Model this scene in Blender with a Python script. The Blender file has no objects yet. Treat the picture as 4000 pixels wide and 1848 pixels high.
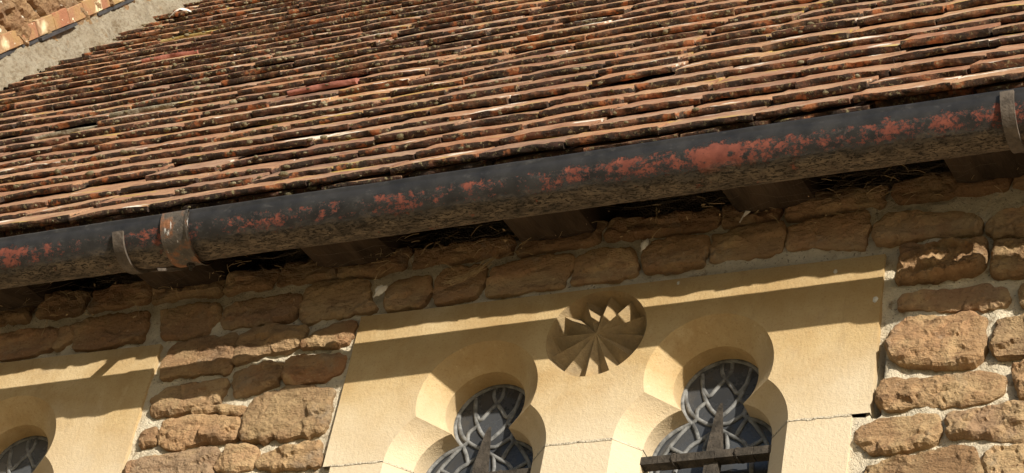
import bpy, math, random
import numpy as np
from mathutils import Matrix, Vector
from mathutils.geometry import delaunay_2d_cdt
random.seed(7)
rng = np.random.default_rng(7)
scene = bpy.context.scene
col = scene.collection
EYE = 1.6            # eye height of the photographer above the ground
D = 3.3              # distance of the photographer from the wall face (the wall face is y = 0)

# ---------------------------------------------------------------- camera
cam_d = bpy.data.cameras.new('camera')
cam_d.sensor_width = 36.0
cam_d.lens = 91.14
cam_d.clip_start = 0.05
cam_d.clip_end = 3000
cam = bpy.data.objects.new('camera', cam_d)
col.objects.link(cam)
right = Vector((0.91115859, 0.37729112, 0.16565457))
down = Vector((-0.12277473, 0.63234041, -0.76489998))
fwd = Vector((-0.39334005, 0.67660699, 0.62248421))
cam.matrix_world = Matrix(((right.x, -down.x, -fwd.x, 0), (right.y, -down.y, -fwd.y, -D),
                           (right.z, -down.z, -fwd.z, EYE), (0, 0, 0, 1)))
scene.camera = cam

# ---------------------------------------------------------------- light
SUN = Vector((-1.12, 1.0, -0.55)).normalized()      # travel direction of the sunlight
sun_el = math.asin(-SUN.z)
sun_az = math.atan2(-SUN.x, -SUN.y)                 # compass-like angle from +Y towards +X
world = bpy.data.worlds.new('World')
scene.world = world
world.use_nodes = True
wn = world.node_tree
sky = wn.nodes.new('ShaderNodeTexSky')
sky.sky_type = 'NISHITA'
sky.sun_disc = False
sky.sun_elevation = sun_el
sky.sun_rotation = sun_az
sky.air_density = 1.0
sky.dust_density = 1.5
bg = wn.nodes['Background']
bg.inputs['Strength'].default_value = 0.074
wn.links.new(sky.outputs[0], bg.inputs['Color'])
sun_d = bpy.data.lights.new('sun', 'SUN')
sun_d.energy = 5.0
sun_d.angle = math.radians(0.53)
sun_d.color = (1.0, 0.90, 0.74)
sun = bpy.data.objects.new('sun', sun_d)
sun.rotation_euler = SUN.to_track_quat('-Z', 'Y').to_euler()
sun.location = (8, -8, 9)
col.objects.link(sun)
scene.view_settings.view_transform = 'Standard'
scene.view_settings.look = 'None'
scene.view_settings.gamma = 1.0
scene.view_settings.use_curve_mapping = False
scene.view_settings.exposure = 0.35
scene.render.resolution_x = 1024
scene.render.resolution_y = 473

# ---------------------------------------------------------------- noise (numpy)
def _h(ix, iy, iz, seed):
    n = (ix.astype(np.int64) * 374761393 + iy.astype(np.int64) * 668265263 + iz.astype(np.int64) * 1442695041 + seed * 974711) & 0xffffffff
    n = ((n ^ (n >> 13)) * 1274126177) & 0xffffffff
    n = ((n ^ (n >> 16)) * 2246822519) & 0xffffffff
    return ((n ^ (n >> 15)) & 0xffffff) / float(0xffffff) * 2 - 1
def vnoise(P, seed=0):
    P = np.asarray(P, float)
    i = np.floor(P); f = P - i
    f = f * f * f * (f * (f * 6 - 15) + 10)
    x, y, z = i[:, 0], i[:, 1], i[:, 2]
    r = 0
    for a in (0, 1):
        for b in (0, 1):
            for c in (0, 1):
                w = (f[:, 0] if a else 1 - f[:, 0]) * (f[:, 1] if b else 1 - f[:, 1]) * (f[:, 2] if c else 1 - f[:, 2])
                r = r + w * _h(x + a, y + b, z + c, seed)
    return r
def fbm(P, octaves=4, seed=0, gain=0.5):
    P = np.asarray(P, float)
    r = 0; a = 1.0
    for o in range(octaves):
        r = r + a * vnoise(P, seed + o * 17); P = P * 2.03 + 7.7; a *= gain
    return r

# ---------------------------------------------------------------- object helpers
def mk(name, V, F, mat, parent=None, smooth=True, attrs=None, origin=None, zo=EYE):
    """one mesh object; V in metres with z measured from the camera's height"""
    V = np.array(V, float).reshape(-1, 3).copy()
    V[:, 2] += zo
    o3 = np.zeros(3)
    if origin == 'c':
        o3 = (V.min(0) + V.max(0)) / 2
    me = bpy.data.meshes.new(name)
    me.from_pydata((V - o3).tolist(), [], [tuple(int(i) for i in f) for f in F])
    if attrs:
        for k, vals in attrs.items():
            a = me.attributes.new(k, 'FLOAT', 'POINT')
            a.data.foreach_set('value', np.asarray(vals, dtype=np.float32))
    if smooth:
        me.polygons.foreach_set('use_smooth', [True] * len(me.polygons))
    me.materials.append(mat)
    me.update()
    ob = bpy.data.objects.new(name, me)
    ob.location = o3
    col.objects.link(ob)
    if parent:
        ob.parent = parent
        ob.matrix_parent_inverse = world_of(parent).inverted()
    return ob
def world_of(o):
    m = Matrix.LocRotScale(o.location, o.rotation_euler, o.scale)
    if o.parent:
        return world_of(o.parent) @ o.matrix_parent_inverse @ m
    return m
def empty(name, loc):
    o = bpy.data.objects.new(name, None)
    o.location = loc
    col.objects.link(o)
    return o
def tag(o, label, cat, group=None, kind=None):
    if label: o['label'] = label
    if cat: o['category'] = cat
    if group: o['group'] = group
    if kind: o['kind'] = kind
    return o
class MB:
    def __init__(s): s.V = []; s.F = []; s.A = []
    def add(s, V, F, a=None):
        n = len(s.V)
        V = [tuple(map(float, v)) for v in V]
        s.V += V; s.F += [tuple(i + n for i in f) for f in F]
        s.A += list(a) if a is not None else [0.0] * len(V)
    def grid(s, G, flip=False, a=None, close=False):
        """G: array (m, n, 3)"""
        G = np.asarray(G, float); m, n = G.shape[:2]
        F = []
        for i in range(m - 1):
            for j in range(n - 1 + (1 if close else 0)):
                j2 = (j + 1) % n
                q = (i * n + j, i * n + j2, (i + 1) * n + j2, (i + 1) * n + j)
                F.append(q[::-1] if flip else q)
        s.add(G.reshape(-1, 3), F, a)
    def box(s, lo, hi):
        x0, y0, z0 = lo; x1, y1, z1 = hi
        V = [(x0, y0, z0), (x1, y0, z0), (x1, y1, z0), (x0, y1, z0), (x0, y0, z1), (x1, y0, z1), (x1, y1, z1), (x0, y1, z1)]
        s.add(V, [(3, 2, 1, 0), (4, 5, 6, 7), (0, 1, 5, 4), (1, 2, 6, 5), (2, 3, 7, 6), (3, 0, 4, 7)])
    def tube(s, pts, rad, n=5):
        pts = [Vector(p) for p in pts]
        rings = []
        for i, p in enumerate(pts):
            t = (pts[min(i + 1, len(pts) - 1)] - pts[max(i - 1, 0)]).normalized()
            u = t.cross(Vector((0.31, 0.2, 0.93))).normalized(); v = t.cross(u)
            r = rad[i] if hasattr(rad, '__len__') else rad
            rings.append([p + (u * math.cos(k * 2 * math.pi / n) + v * math.sin(k * 2 * math.pi / n)) * r for k in range(n)])
        s.grid([[tuple(q) for q in r] for r in rings], close=True)

# ---------------------------------------------------------------- materials
def newmat(name):
    m = bpy.data.materials.new(name); m.use_nodes = True
    nt = m.node_tree; nt.nodes.clear()
    out = nt.nodes.new('ShaderNodeOutputMaterial')
    b = nt.nodes.new('ShaderNodeBsdfPrincipled')
    nt.links.new(b.outputs[0], out.inputs[0])
    return m, nt, b
class NT:
    """tiny node-graph helper"""
    def __init__(s, nt): s.nt = nt; s.pos = None
    def n(s, t, **kw):
        x = s.nt.nodes.new(t)
        for k, v in kw.items(): setattr(x, k, v)
        return x
    def l(s, a, b): s.nt.links.new(a, b)
    def P(s):
        if s.pos is None: s.pos = s.n('ShaderNodeNewGeometry').outputs['Position']
        return s.pos
    def noise(s, scale, detail=4, rough=0.55, stretch=None, dist=0.0, vec=None, off=None):
        t = s.n('ShaderNodeTexNoise')
        t.inputs['Scale'].default_value = scale; t.inputs['Detail'].default_value = detail
        t.inputs['Roughness'].default_value = rough; t.inputs['Distortion'].default_value = dist
        v = vec or s.P()
        if stretch or off:
            mp = s.n('ShaderNodeMapping')
            if stretch: mp.inputs['Scale'].default_value = stretch
            if off: mp.inputs['Location'].default_value = off
            s.l(v, mp.inputs['Vector']); v = mp.outputs[0]
        s.l(v, t.inputs['Vector'])
        return t.outputs['Fac']
    def voro(s, scale, feature='DISTANCE_TO_EDGE', stretch=None):
        t = s.n('ShaderNodeTexVoronoi', feature=feature)
        t.inputs['Scale'].default_value = scale
        v = s.P()
        if stretch:
            mp = s.n('ShaderNodeMapping'); mp.inputs['Scale'].default_value = stretch
            s.l(v, mp.inputs['Vector']); v = mp.outputs[0]
        s.l(v, t.inputs['Vector'])
        return t.outputs['Distance']
    def ramp(s, f, stops, interp='LINEAR'):
        r = s.n('ShaderNodeValToRGB'); r.color_ramp.interpolation = interp
        e = r.color_ramp.elements
        while len(e) < len(stops): e.new(0.5)
        for i, (p, c) in enumerate(stops):
            e[i].position = p
            e[i].color = (c, c, c, 1) if not hasattr(c, '__len__') else (*c, 1)
        s.l(f, r.inputs[0]); return r.outputs[0]
    def mix(s, f, a, b, blend='MIX'):
        m = s.n('ShaderNodeMix', data_type='RGBA', blend_type=blend)
        for sock, v in ((m.inputs[0], f), (m.inputs[6], a), (m.inputs[7], b)):
            if hasattr(v, 'links') or hasattr(v, 'is_linked'): s.l(v, sock)
            elif hasattr(v, '__len__'): sock.default_value = (*v, 1)
            else: sock.default_value = v
        return m.outputs[2]
    def math(s, op, a, b=0.0, clamp=False):
        m = s.n('ShaderNodeMath', operation=op, use_clamp=clamp)
        for sock, v in ((m.inputs[0], a), (m.inputs[1], b)):
            if hasattr(v, 'is_linked'): s.l(v, sock)
            else: sock.default_value = v
        return m.outputs[0]
    def bump(s, h, strength, dist, normal=None):
        b = s.n('ShaderNodeBump'); b.inputs['Strength'].default_value = strength; b.inputs['Distance'].default_value = dist
        s.l(h, b.inputs['Height'])
        if normal is not None: s.l(normal, b.inputs['Normal'])
        return b.outputs[0]
    def rnd(s): return s.n('ShaderNodeObjectInfo').outputs['Random']
    def attr(s, name): return s.n('ShaderNodeAttribute', attribute_name=name).outputs['Fac']

def mat_ironstone(name='ironstone', lichen=False):
    m, nt, b = newmat(name); g = NT(nt)
    base = g.ramp(g.rnd(), [(0.0, (0.390, 0.235, 0.130)), (0.2, (0.450, 0.295, 0.165)), (0.4, (0.360, 0.225, 0.125)), (0.6, (0.470, 0.325, 0.190)), (0.8, (0.410, 0.225, 0.120)), (1.0, (0.350, 0.260, 0.175))])
    big = g.noise(9, 4, 0.65, off=(3, 1, 2), dist=0.5)
    c = g.mix(g.ramp(big, [(0.46, 0.0), (0.60, 0.9)]), base, (0.500, 0.360, 0.205))
    c = g.mix(g.ramp(g.noise(6.5, 4, 0.65, off=(13, 7, 2), dist=0.5), [(0.54, 0.0), (0.64, 0.65)]), c, (0.400, 0.235, 0.135))
    st = g.noise(26, 6, 0.68, stretch=(0.45, 1, 1.6), dist=0.4)
    c = g.mix(g.ramp(st, [(0.34, 0.75), (0.47, 0.0)]), c, (0.195, 0.118, 0.068))
    grey = g.noise(11, 5, 0.65, off=(9, 4, 7))
    c = g.mix(g.ramp(grey, [(0.58, 0.0), (0.68, 0.65)]), c, (0.350, 0.290, 0.220))
    c = g.mix(g.ramp(g.noise(5, 3, 0.6, off=(1, 4, 9)), [(0.54, 0.0), (0.68, 0.5)]), c, (0.225, 0.155, 0.105))
    v = g.ramp(g.math('FRACT', g.math('MULTIPLY', g.rnd(), 5.77)), [(0.0, 0.68), (0.5, 0.96), (1.0, 0.82)])
    c = g.mix(1.0, c, v, 'MULTIPLY')
    fine = g.noise(170, 3, 0.6)
    c = g.mix(g.ramp(fine, [(0.28, 0.6), (0.42, 0.0)]), c, (0.135, 0.080, 0.047))
    c = g.mix(g.ramp(fine, [(0.62, 0.0), (0.74, 0.5)]), c, (0.600, 0.470, 0.310))
    if lichen:
        c = g.mix(0.45, c, (0.215, 0.140, 0.078))
        c = g.mix(g.ramp(g.noise(24, 3, 0.6, off=(5, 5, 1)), [(0.66, 0.0), (0.70, 0.95)]), c, (0.720, 0.690, 0.610))
    g.l(c, b.inputs['Base Color'])
    b.inputs['Roughness'].default_value = 0.95; b.inputs['Specular IOR Level'].default_value = 0.15
    h = g.math('ADD', g.noise(75, 6, 0.68, stretch=(0.7, 1, 1.3)), g.math('MULTIPLY', g.noise(300, 3, 0.6), 0.35))
    g.l(g.bump(h, 1.0, 0.009), b.inputs['Normal'])
    return m
def mat_mortar(name='lime_mortar', tone=1.0):
    m, nt, b = newmat(name); g = NT(nt)
    c = g.ramp(g.noise(14, 4, 0.6), [(0.3, (0.54 * tone, 0.475 * tone, 0.365 * tone)), (0.7, (0.70 * tone, 0.645 * tone, 0.525 * tone))])
    c = g.mix(g.ramp(g.noise(38, 4, 0.65, off=(2, 2, 2)), [(0.30, 0.8), (0.42, 0.0)]), c, (0.27, 0.205, 0.135))
    c = g.mix(g.ramp(g.noise(210, 2, 0.5), [(0.28, 0.8), (0.38, 0.0)]), c, (0.14, 0.11, 0.08))
    if tone < 0.6: c = g.mix(g.ramp(g.noise(70, 4, 0.75, off=(3, 9, 9)), [(0.36, 0.75), (0.54, 0.0)]), c, (0.150, 0.115, 0.075))
    g.l(c, b.inputs['Base Color']); b.inputs['Roughness'].default_value = 0.97; b.inputs['Specular IOR Level'].default_value = 0.1
    h = g.math('ADD', g.noise(110, 5, 0.7), g.math('MULTIPLY', g.noise(350, 2, 0.6), 0.5))
    g.l(g.bump(h, 0.9, 0.007), b.inputs['Normal'])
    return m
def mat_ashlar(name='ochre_limestone', dirt=0.0):
    m, nt, b = newmat(name); g = NT(nt)
    c = g.ramp(g.noise(3.0, 3, 0.55, off=(1, 5, 2)), [(0.30, (0.450, 0.325, 0.165)), (0.55, (0.530, 0.410, 0.235)), (0.75, (0.590, 0.480, 0.310))])
    c = g.mix(g.ramp(g.noise(9, 5, 0.65, off=(6, 1, 3)), [(0.35, 0.65), (0.60, 0.0)]), c, (0.400, 0.265, 0.120))
    c = g.mix(g.ramp(g.noise(22, 5, 0.65, stretch=(1, 1, 0.35), off=(1, 7, 1)), [(0.60, 0.0), (0.78, 0.45)]), c, (0.700, 0.590, 0.400))
    c = g.mix(g.ramp(g.noise(240, 3, 0.6), [(0.30, 0.5), (0.46, 0.0)]), c, (0.330, 0.205, 0.085))
    c = g.mix(g.ramp(g.noise(95, 4, 0.7, off=(4, 4, 9)), [(0.64, 0.0), (0.74, 0.5)]), c, (0.720, 0.610, 0.430))
    c = g.mix(g.ramp(g.noise(34, 5, 0.7, stretch=(1, 1, 0.16), off=(5, 3, 3)), [(0.56, 0.0), (0.72, 0.45)]), c, (0.330, 0.235, 0.125))
    c = g.mix(g.ramp(g.noise(12, 6, 0.72, off=(15, 3, 23)), [(0.58, 0.0), (0.72, 0.5)]), c, (0.360, 0.280, 0.180))
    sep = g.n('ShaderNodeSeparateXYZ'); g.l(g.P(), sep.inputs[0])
    height_tone = g.math('ADD', sep.outputs['Z'], g.math('MULTIPLY', g.noise(5.5, 5, 0.6, off=(3, 3, 8)), 0.34))
    c = g.mix(g.ramp(g.math('SUBTRACT', 4.65, height_tone), [(0.15, 0.0), (0.36, 0.85)]), c, (0.630, 0.555, 0.425))  # paler tint towards the bottom, with a noisy border
    # sparse pits and grey lichen spots
    c = g.mix(g.ramp(g.noise(60, 2, 0.5, off=(8, 8, 8)), [(0.18, 0.9), (0.25, 0.0)]), c, (0.16, 0.11, 0.06))
    if dirt: c = g.mix(g.ramp(g.noise(28, 5, 0.65, off=(2, 6, 2)), [(0.30, dirt), (0.68, dirt * 0.35)]), c, (0.150, 0.120, 0.090))
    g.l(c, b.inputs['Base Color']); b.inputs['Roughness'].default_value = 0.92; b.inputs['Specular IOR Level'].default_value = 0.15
    h = g.math('ADD', g.noise(130, 4, 0.65), g.math('MULTIPLY', g.noise(420, 2, 0.5), 0.4))
    g.l(g.bump(h, 0.5, 0.0035), b.inputs['Normal'])
    return m
def mat_tile():
    m, nt, b = newmat('weathered_clay_tile'); g = NT(nt)
    r = g.rnd(); tail = g.attr('tail')
    base = g.ramp(r, [(0.0, (0.115, 0.058, 0.044)), (0.16, (0.250, 0.105, 0.060)), (0.34, (0.330, 0.150, 0.080)), (0.50, (0.185, 0.088, 0.058)), (0.66, (0.350, 0.135, 0.062)), (0.82, (0.270, 0.135, 0.078)), (1.0, (0.380, 0.190, 0.095))])
    region = g.noise(0.75, 2, 0.5, off=(2.2, 0, 0.3))
    c = g.mix(g.ramp(region, [(0.45, 0.0), (0.60, 0.6)]), base, (0.125, 0.066, 0.060))
    # bleached, dusty upper faces
    pat = g.noise(18, 5, 0.62)
    pc = g.ramp(g.math('FRACT', g.math('MULTIPLY', r, 7.31)), [(0.0, (0.300, 0.190, 0.135)), (0.3, (0.440, 0.255, 0.150)), (0.55, (0.370, 0.250, 0.180)), (0.8, (0.480, 0.300, 0.180)), (1.0, (0.340, 0.180, 0.110))])
    top = g.mix(g.ramp(pat, [(0.30, 0.10), (0.58, 0.9)]), c, pc)
    top = g.mix(g.ramp(g.noise(60, 4, 0.65, off=(1, 1, 4)), [(0.32, 0.6), (0.42, 0.0)]), top, (0.130, 0.085, 0.055))
    top = g.mix(g.ramp(g.noise(13, 4, 0.6, stretch=(0.45, 1, 1), off=(5, 2, 1)), [(0.62, 0.0), (0.66, 0.95)]), top, (0.740, 0.700, 0.620))
    top = g.mix(g.ramp(g.noise(16, 5, 0.7, stretch=(0.4, 1, 1), off=(7, 9, 1)), [(0.58, 0.0), (0.66, 0.85)]), top, (0.470, 0.350, 0.085))
    # tails: black crust, flaked orange clay, grey-green lichen specks
    t1 = g.mix(g.ramp(g.noise(30, 5, 0.7, off=(3, 3, 3)), [(0.46, 0.96), (0.66, 0.30)]), c, (0.036, 0.027, 0.022))
    t1 = g.mix(g.ramp(g.noise(17, 4, 0.65, off=(4, 8, 3)), [(0.585, 0.0), (0.65, 0.9)]), t1, (0.400, 0.150, 0.065))
    t1 = g.mix(g.ramp(g.noise(120, 4, 0.7, off=(6, 6, 6)), [(0.57, 0.0), (0.64, 0.85)]), t1, (0.300, 0.260, 0.150))
    tm = g.math('ADD', tail, g.math('MULTIPLY', g.math('SUBTRACT', g.noise(90, 3, 0.6, off=(5, 1, 6)), 0.5), 0.45))
    c = g.mix(g.ramp(tm, [(0.44, 0.0), (0.52, 1.0)]), top, t1)
    g.l(c, b.inputs['Base Color']); b.inputs['Roughness'].default_value = 0.9; b.inputs['Specular IOR Level'].default_value = 0.25
    h = g.math('ADD', g.noise(85, 5, 0.7), g.math('MULTIPLY', g.noise(330, 3, 0.6), 0.4))
    g.l(g.bump(h, 0.8, 0.005), b.inputs['Normal'])
    return m
def mat_plain_noise(name, c1, c2, scale=20, rough=0.9, spec=0.2, bump=0.5, bscale=120, bdist=0.004, metallic=0.0, stretch=None):
    m, nt, b = newmat(name); g = NT(nt)
    g.l(g.ramp(g.noise(scale, 5, 0.62, stretch=stretch), [(0.32, c1), (0.68, c2)]), b.inputs['Base Color'])
    b.inputs['Roughness'].default_value = rough; b.inputs['Specular IOR Level'].default_value = spec; b.inputs['Metallic'].default_value = metallic
    if bump: g.l(g.bump(g.noise(bscale, 4, 0.65, stretch=stretch), bump, bdist), b.inputs['Normal'])
    return m
def mat_gutter():
    m, nt, b = newmat('peeling_black_paint'); g = NT(nt)
    a = g.attr('ang')                                   # 0 at the front rim, 0.5 underneath, 1 at the back rim
    black = g.ramp(g.noise(26, 5, 0.6), [(0.3, (0.016, 0.016, 0.018)), (0.7, (0.040, 0.039, 0.040))])
    chalk = g.mix(g.ramp(g.noise(90, 4, 0.7, stretch=(0.5, 1, 1)), [(0.58, 0.0), (0.74, 0.6)]), black, (0.095, 0.093, 0.090))
    band = g.ramp(a, [(0.04, 0.0), (0.14, 1.0), (0.30, 0.95), (0.44, 0.15), (0.60, 0.10), (1.0, 0.0)])
    pm = g.math('ADD', g.math('MULTIPLY', band, 0.26), g.math('ADD', g.math('MULTIPLY', g.noise(8.5, 3, 0.55, stretch=(1, 0.4, 0.4), off=(0.4, 0, 0)), 0.62), g.math('MULTIPLY', g.noise(75, 9, 0.86, stretch=(0.8, 1, 1)), 1.15)))
    red = g.ramp(g.math('SUBTRACT', pm, 0.59), [(0.565, 0.0), (0.59, 1.0)])
    redc = g.ramp(g.noise(50, 4, 0.6), [(0.3, (0.150, 0.042, 0.031)), (0.7, (0.260, 0.078, 0.052))])
    c = g.mix(red, chalk, redc)
    under = g.ramp(g.math('ADD', a, g.math('MULTIPLY', g.math('SUBTRACT', g.noise(22, 5, 0.65), 0.5), 0.30)), [(0.29, 0.0), (0.42, 1.0)])
    dust = g.ramp(g.noise(40, 5, 0.65, stretch=(0.6, 1, 1)), [(0.34, (0.055, 0.042, 0.031)), (0.64, (0.200, 0.155, 0.112))])
    crm = g.ramp(g.noise(250, 5, 0.72, stretch=(0.38, 1, 1), dist=0.8), [(0.41, 1.0), (0.47, 0.0)])
    crm = g.math('MULTIPLY', crm, g.ramp(g.noise(15, 3, 0.6, off=(1, 2, 5)), [(0.30, 0.35), (0.50, 1.0)]))
    dust = g.mix(crm, dust, (0.020, 0.015, 0.012))
    dust = g.mix(g.ramp(g.noise(33, 4, 0.65, off=(2, 9, 4)), [(0.66, 0.0), (0.70, 0.9)]), dust, (0.230, 0.075, 0.045))
    c = g.mix(under, c, dust)
    g.l(c, b.inputs['Base Color'])
    g.l(g.mix(under, g.mix(red, (0.42, 0.42, 0.42), (0.75, 0.75, 0.75)), (0.9, 0.9, 0.9)), b.inputs['Roughness'])
    b.inputs['Specular IOR Level'].default_value = 0.45
    h = g.math('ADD', g.math('MULTIPLY', g.noise(140, 4, 0.7), g.math('ADD', 0.12, g.math('MULTIPLY', under, 0.6))), g.math('ADD', g.math('MULTIPLY', red, -0.35), g.math('MULTIPLY', g.math('MULTIPLY', crm, under), -1.4)))
    g.l(g.bump(h, 0.9, 0.005), b.inputs['Normal'])
    return m
def mat_rust():
    m, nt, b = newmat('rusty_painted_iron'); g = NT(nt)
    c = g.ramp(g.noise(30, 5, 0.65), [(0.30, (0.035, 0.034, 0.034)), (0.48, (0.095, 0.080, 0.066)), (0.60, (0.230, 0.098, 0.045)), (0.75, (0.300, 0.170, 0.085))])
    c = g.mix(g.ramp(g.noise(55, 4, 0.6, stretch=(2.2, 1, 0.5), off=(3, 0, 3)), [(0.64, 0.0), (0.70, 0.9)]), c, (0.560, 0.560, 0.560))
    g.l(c, b.inputs['Base Color']); b.inputs['Roughness'].default_value = 0.7
    g.l(g.bump(g.noise(130, 5, 0.7), 0.8, 0.004), b.inputs['Normal'])
    return m
def mat_glass():
    m, nt, b = newmat('old_leaded_glass'); g = NT(nt)
    g.l(g.ramp(g.rnd(), [(0.0, (0.030, 0.032, 0.036)), (0.5, (0.075, 0.082, 0.094)), (1.0, (0.120, 0.128, 0.138))]), b.inputs['Base Color'])
    g.l(g.ramp(g.noise(40, 4, 0.6), [(0.4, 0.14), (0.7, 0.45)]), b.inputs['Roughness'])
    b.inputs['IOR'].default_value = 1.52; b.inputs['Specular IOR Level'].default_value = 0.6
    g.l(g.bump(g.noise(22, 2, 0.5), 0.25, 0.004), b.inputs['Normal'])
    return m
M = {}
M['stone'] = mat_ironstone()
M['gablestone'] = mat_ironstone('lichened_ironstone', True)
M['mortar'] = mat_mortar()
M['fillet'] = mat_mortar('grey_cement_mortar', 0.47)
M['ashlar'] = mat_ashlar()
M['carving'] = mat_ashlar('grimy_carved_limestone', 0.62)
M['tile'] = mat_tile()
M['gutter'] = mat_gutter()
M['rust'] = mat_rust()
M['glass'] = mat_glass()
M['lead'] = mat_plain_noise('oxidised_lead', (0.065, 0.068, 0.072), (0.26, 0.27, 0.28), 60, 0.6, 0.4, 0.6, 180, 0.002)
M['iron'] = mat_plain_noise('corroded_iron', (0.024, 0.021, 0.018), (0.085, 0.072, 0.060), 45, 0.85, 0.3, 0.9, 120, 0.004)
M['strap'] = mat_plain_noise('grey_painted_iron', (0.060, 0.050, 0.042), (0.150, 0.125, 0.105), 50, 0.8, 0.3, 0.7, 140, 0.003)
M['timber'] = mat_plain_noise('old_oak', (0.032, 0.023, 0.017), (0.090, 0.064, 0.045), 25, 0.9, 0.2, 0.8, 70, 0.004, stretch=(1, 0.25, 0.25))
M['dark_timber'] = mat_plain_noise('sooty_roof_boards', (0.030, 0.022, 0.016), (0.070, 0.050, 0.036), 20)
M['slate'] = mat_plain_noise('dark_slate', (0.030, 0.032, 0.038), (0.075, 0.078, 0.085), 30, 0.6, 0.4, 0.5, 90, 0.003)
M['straw'] = mat_plain_noise('dry_straw', (0.40, 0.29, 0.16), (0.62, 0.48, 0.29), 80, 0.8, 0.2, 0)
M['web'] = mat_plain_noise('dusty_cobweb', (0.15, 0.12, 0.09), (0.26, 0.21, 0.16), 60, 0.95, 0.1, 0)
M['feather'] = mat_plain_noise('feather', (0.62, 0.60, 0.57), (0.80, 0.79, 0.76), 60, 0.9, 0.1, 0)
M['moss'] = mat_plain_noise('lichen_and_moss', (0.085, 0.070, 0.034), (0.340, 0.300, 0.210), 22, 0.98, 0.05, 0.9, 260, 0.006)
M['bounce_path'] = mat_plain_noise('pale_bounce_gravel', (0.25, 0.19, 0.12), (0.37, 0.29, 0.19), 30, 0.95, 0.1, 0.5, 90, 0.01)
M['grass'] = mat_plain_noise('dry_mown_grass', (0.085, 0.092, 0.035), (0.165, 0.150, 0.065), 2, 0.95, 0.1, 0.5, 60, 0.02)
def mat_crease():
    m, nt, b = newmat('lichened_creasing_tile'); g = NT(nt)
    c = g.ramp(g.rnd(), [(0.0, (0.300, 0.165, 0.095)), (0.35, (0.340, 0.215, 0.115)), (0.6, (0.310, 0.140, 0.080)), (1.0, (0.330, 0.220, 0.130))])
    c = g.mix(g.ramp(g.noise(14, 4, 0.6), [(0.45, 0.0), (0.62, 0.7)]), c, (0.350, 0.245, 0.105))
    c = g.mix(g.ramp(g.noise(9, 3, 0.5, off=(4.45, 2, 1)), [(0.58, 0.0), (0.66, 1.0)]), c, (0.720, 0.660, 0.450))
    c = g.mix(g.ramp(g.noise(70, 2, 0.5, off=(3, 2, 1)), [(0.68, 0.0), (0.71, 1.0)]), c, (0.740, 0.680, 0.500))
    g.l(c, b.inputs['Base Color']); b.inputs['Roughness'].default_value = 0.9
    g.l(g.bump(g.noise(110, 4, 0.65), 0.7, 0.005), b.inputs['Normal'])
    return m
M['crease'] = mat_crease()
def mat_red_tile():
    return mat_plain_noise('clean_pink_tile', (0.330, 0.125, 0.095), (0.430, 0.190, 0.150), 14, 0.85, 0.25, 0.6, 110, 0.004)
M['pink'] = mat_red_tile()
M['yellow'] = mat_plain_noise('yellow_lichened_tile', (0.340, 0.260, 0.090), (0.460, 0.390, 0.190), 12, 0.95, 0.1, 0.7, 110, 0.004)
M['greylichen'] = mat_plain_noise('grey_lichened_tile', (0.150, 0.120, 0.085), (0.400, 0.370, 0.290), 40, 0.97, 0.05, 0.9, 90, 0.008)

# ================================================================ ground
def quad(name, x0, x1, y0, y1, z, mat):
    o = mk(name, [(x0, y0, z), (x1, y0, z), (x1, y1, z), (x0, y1, z)], [(0, 1, 2, 3)], mat, smooth=False, zo=0)
    o['kind'] = 'structure'
    return o
quad('ground', -1500, 1500, -1500, 1500, 0.0, M['grass'])
quad('bounce_path', -60, 60, -7.0, 0.5, 0.004, M['bounce_path'])  # unseen gravel strip, added to bounce warm light up onto the wall

# ================================================================ the church: one building
church = empty('church_building', (-2.0, 0.3, 0.0))
tag(church, 'church side of brown ironstone with ochre window surrounds and a mossy red tiled roof', 'building')

PANELS = [(-2.203, -1.180), (-3.665, -2.642)]     # x extent of the dressed window heads
HEAD_TOP, JOINT = 2.884, 2.538
WX0, WX1, WZ0, WZ1 = -3.60, 0.25, 2.28, 3.034      # finely modelled stretch of wall (z from camera height)
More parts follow.
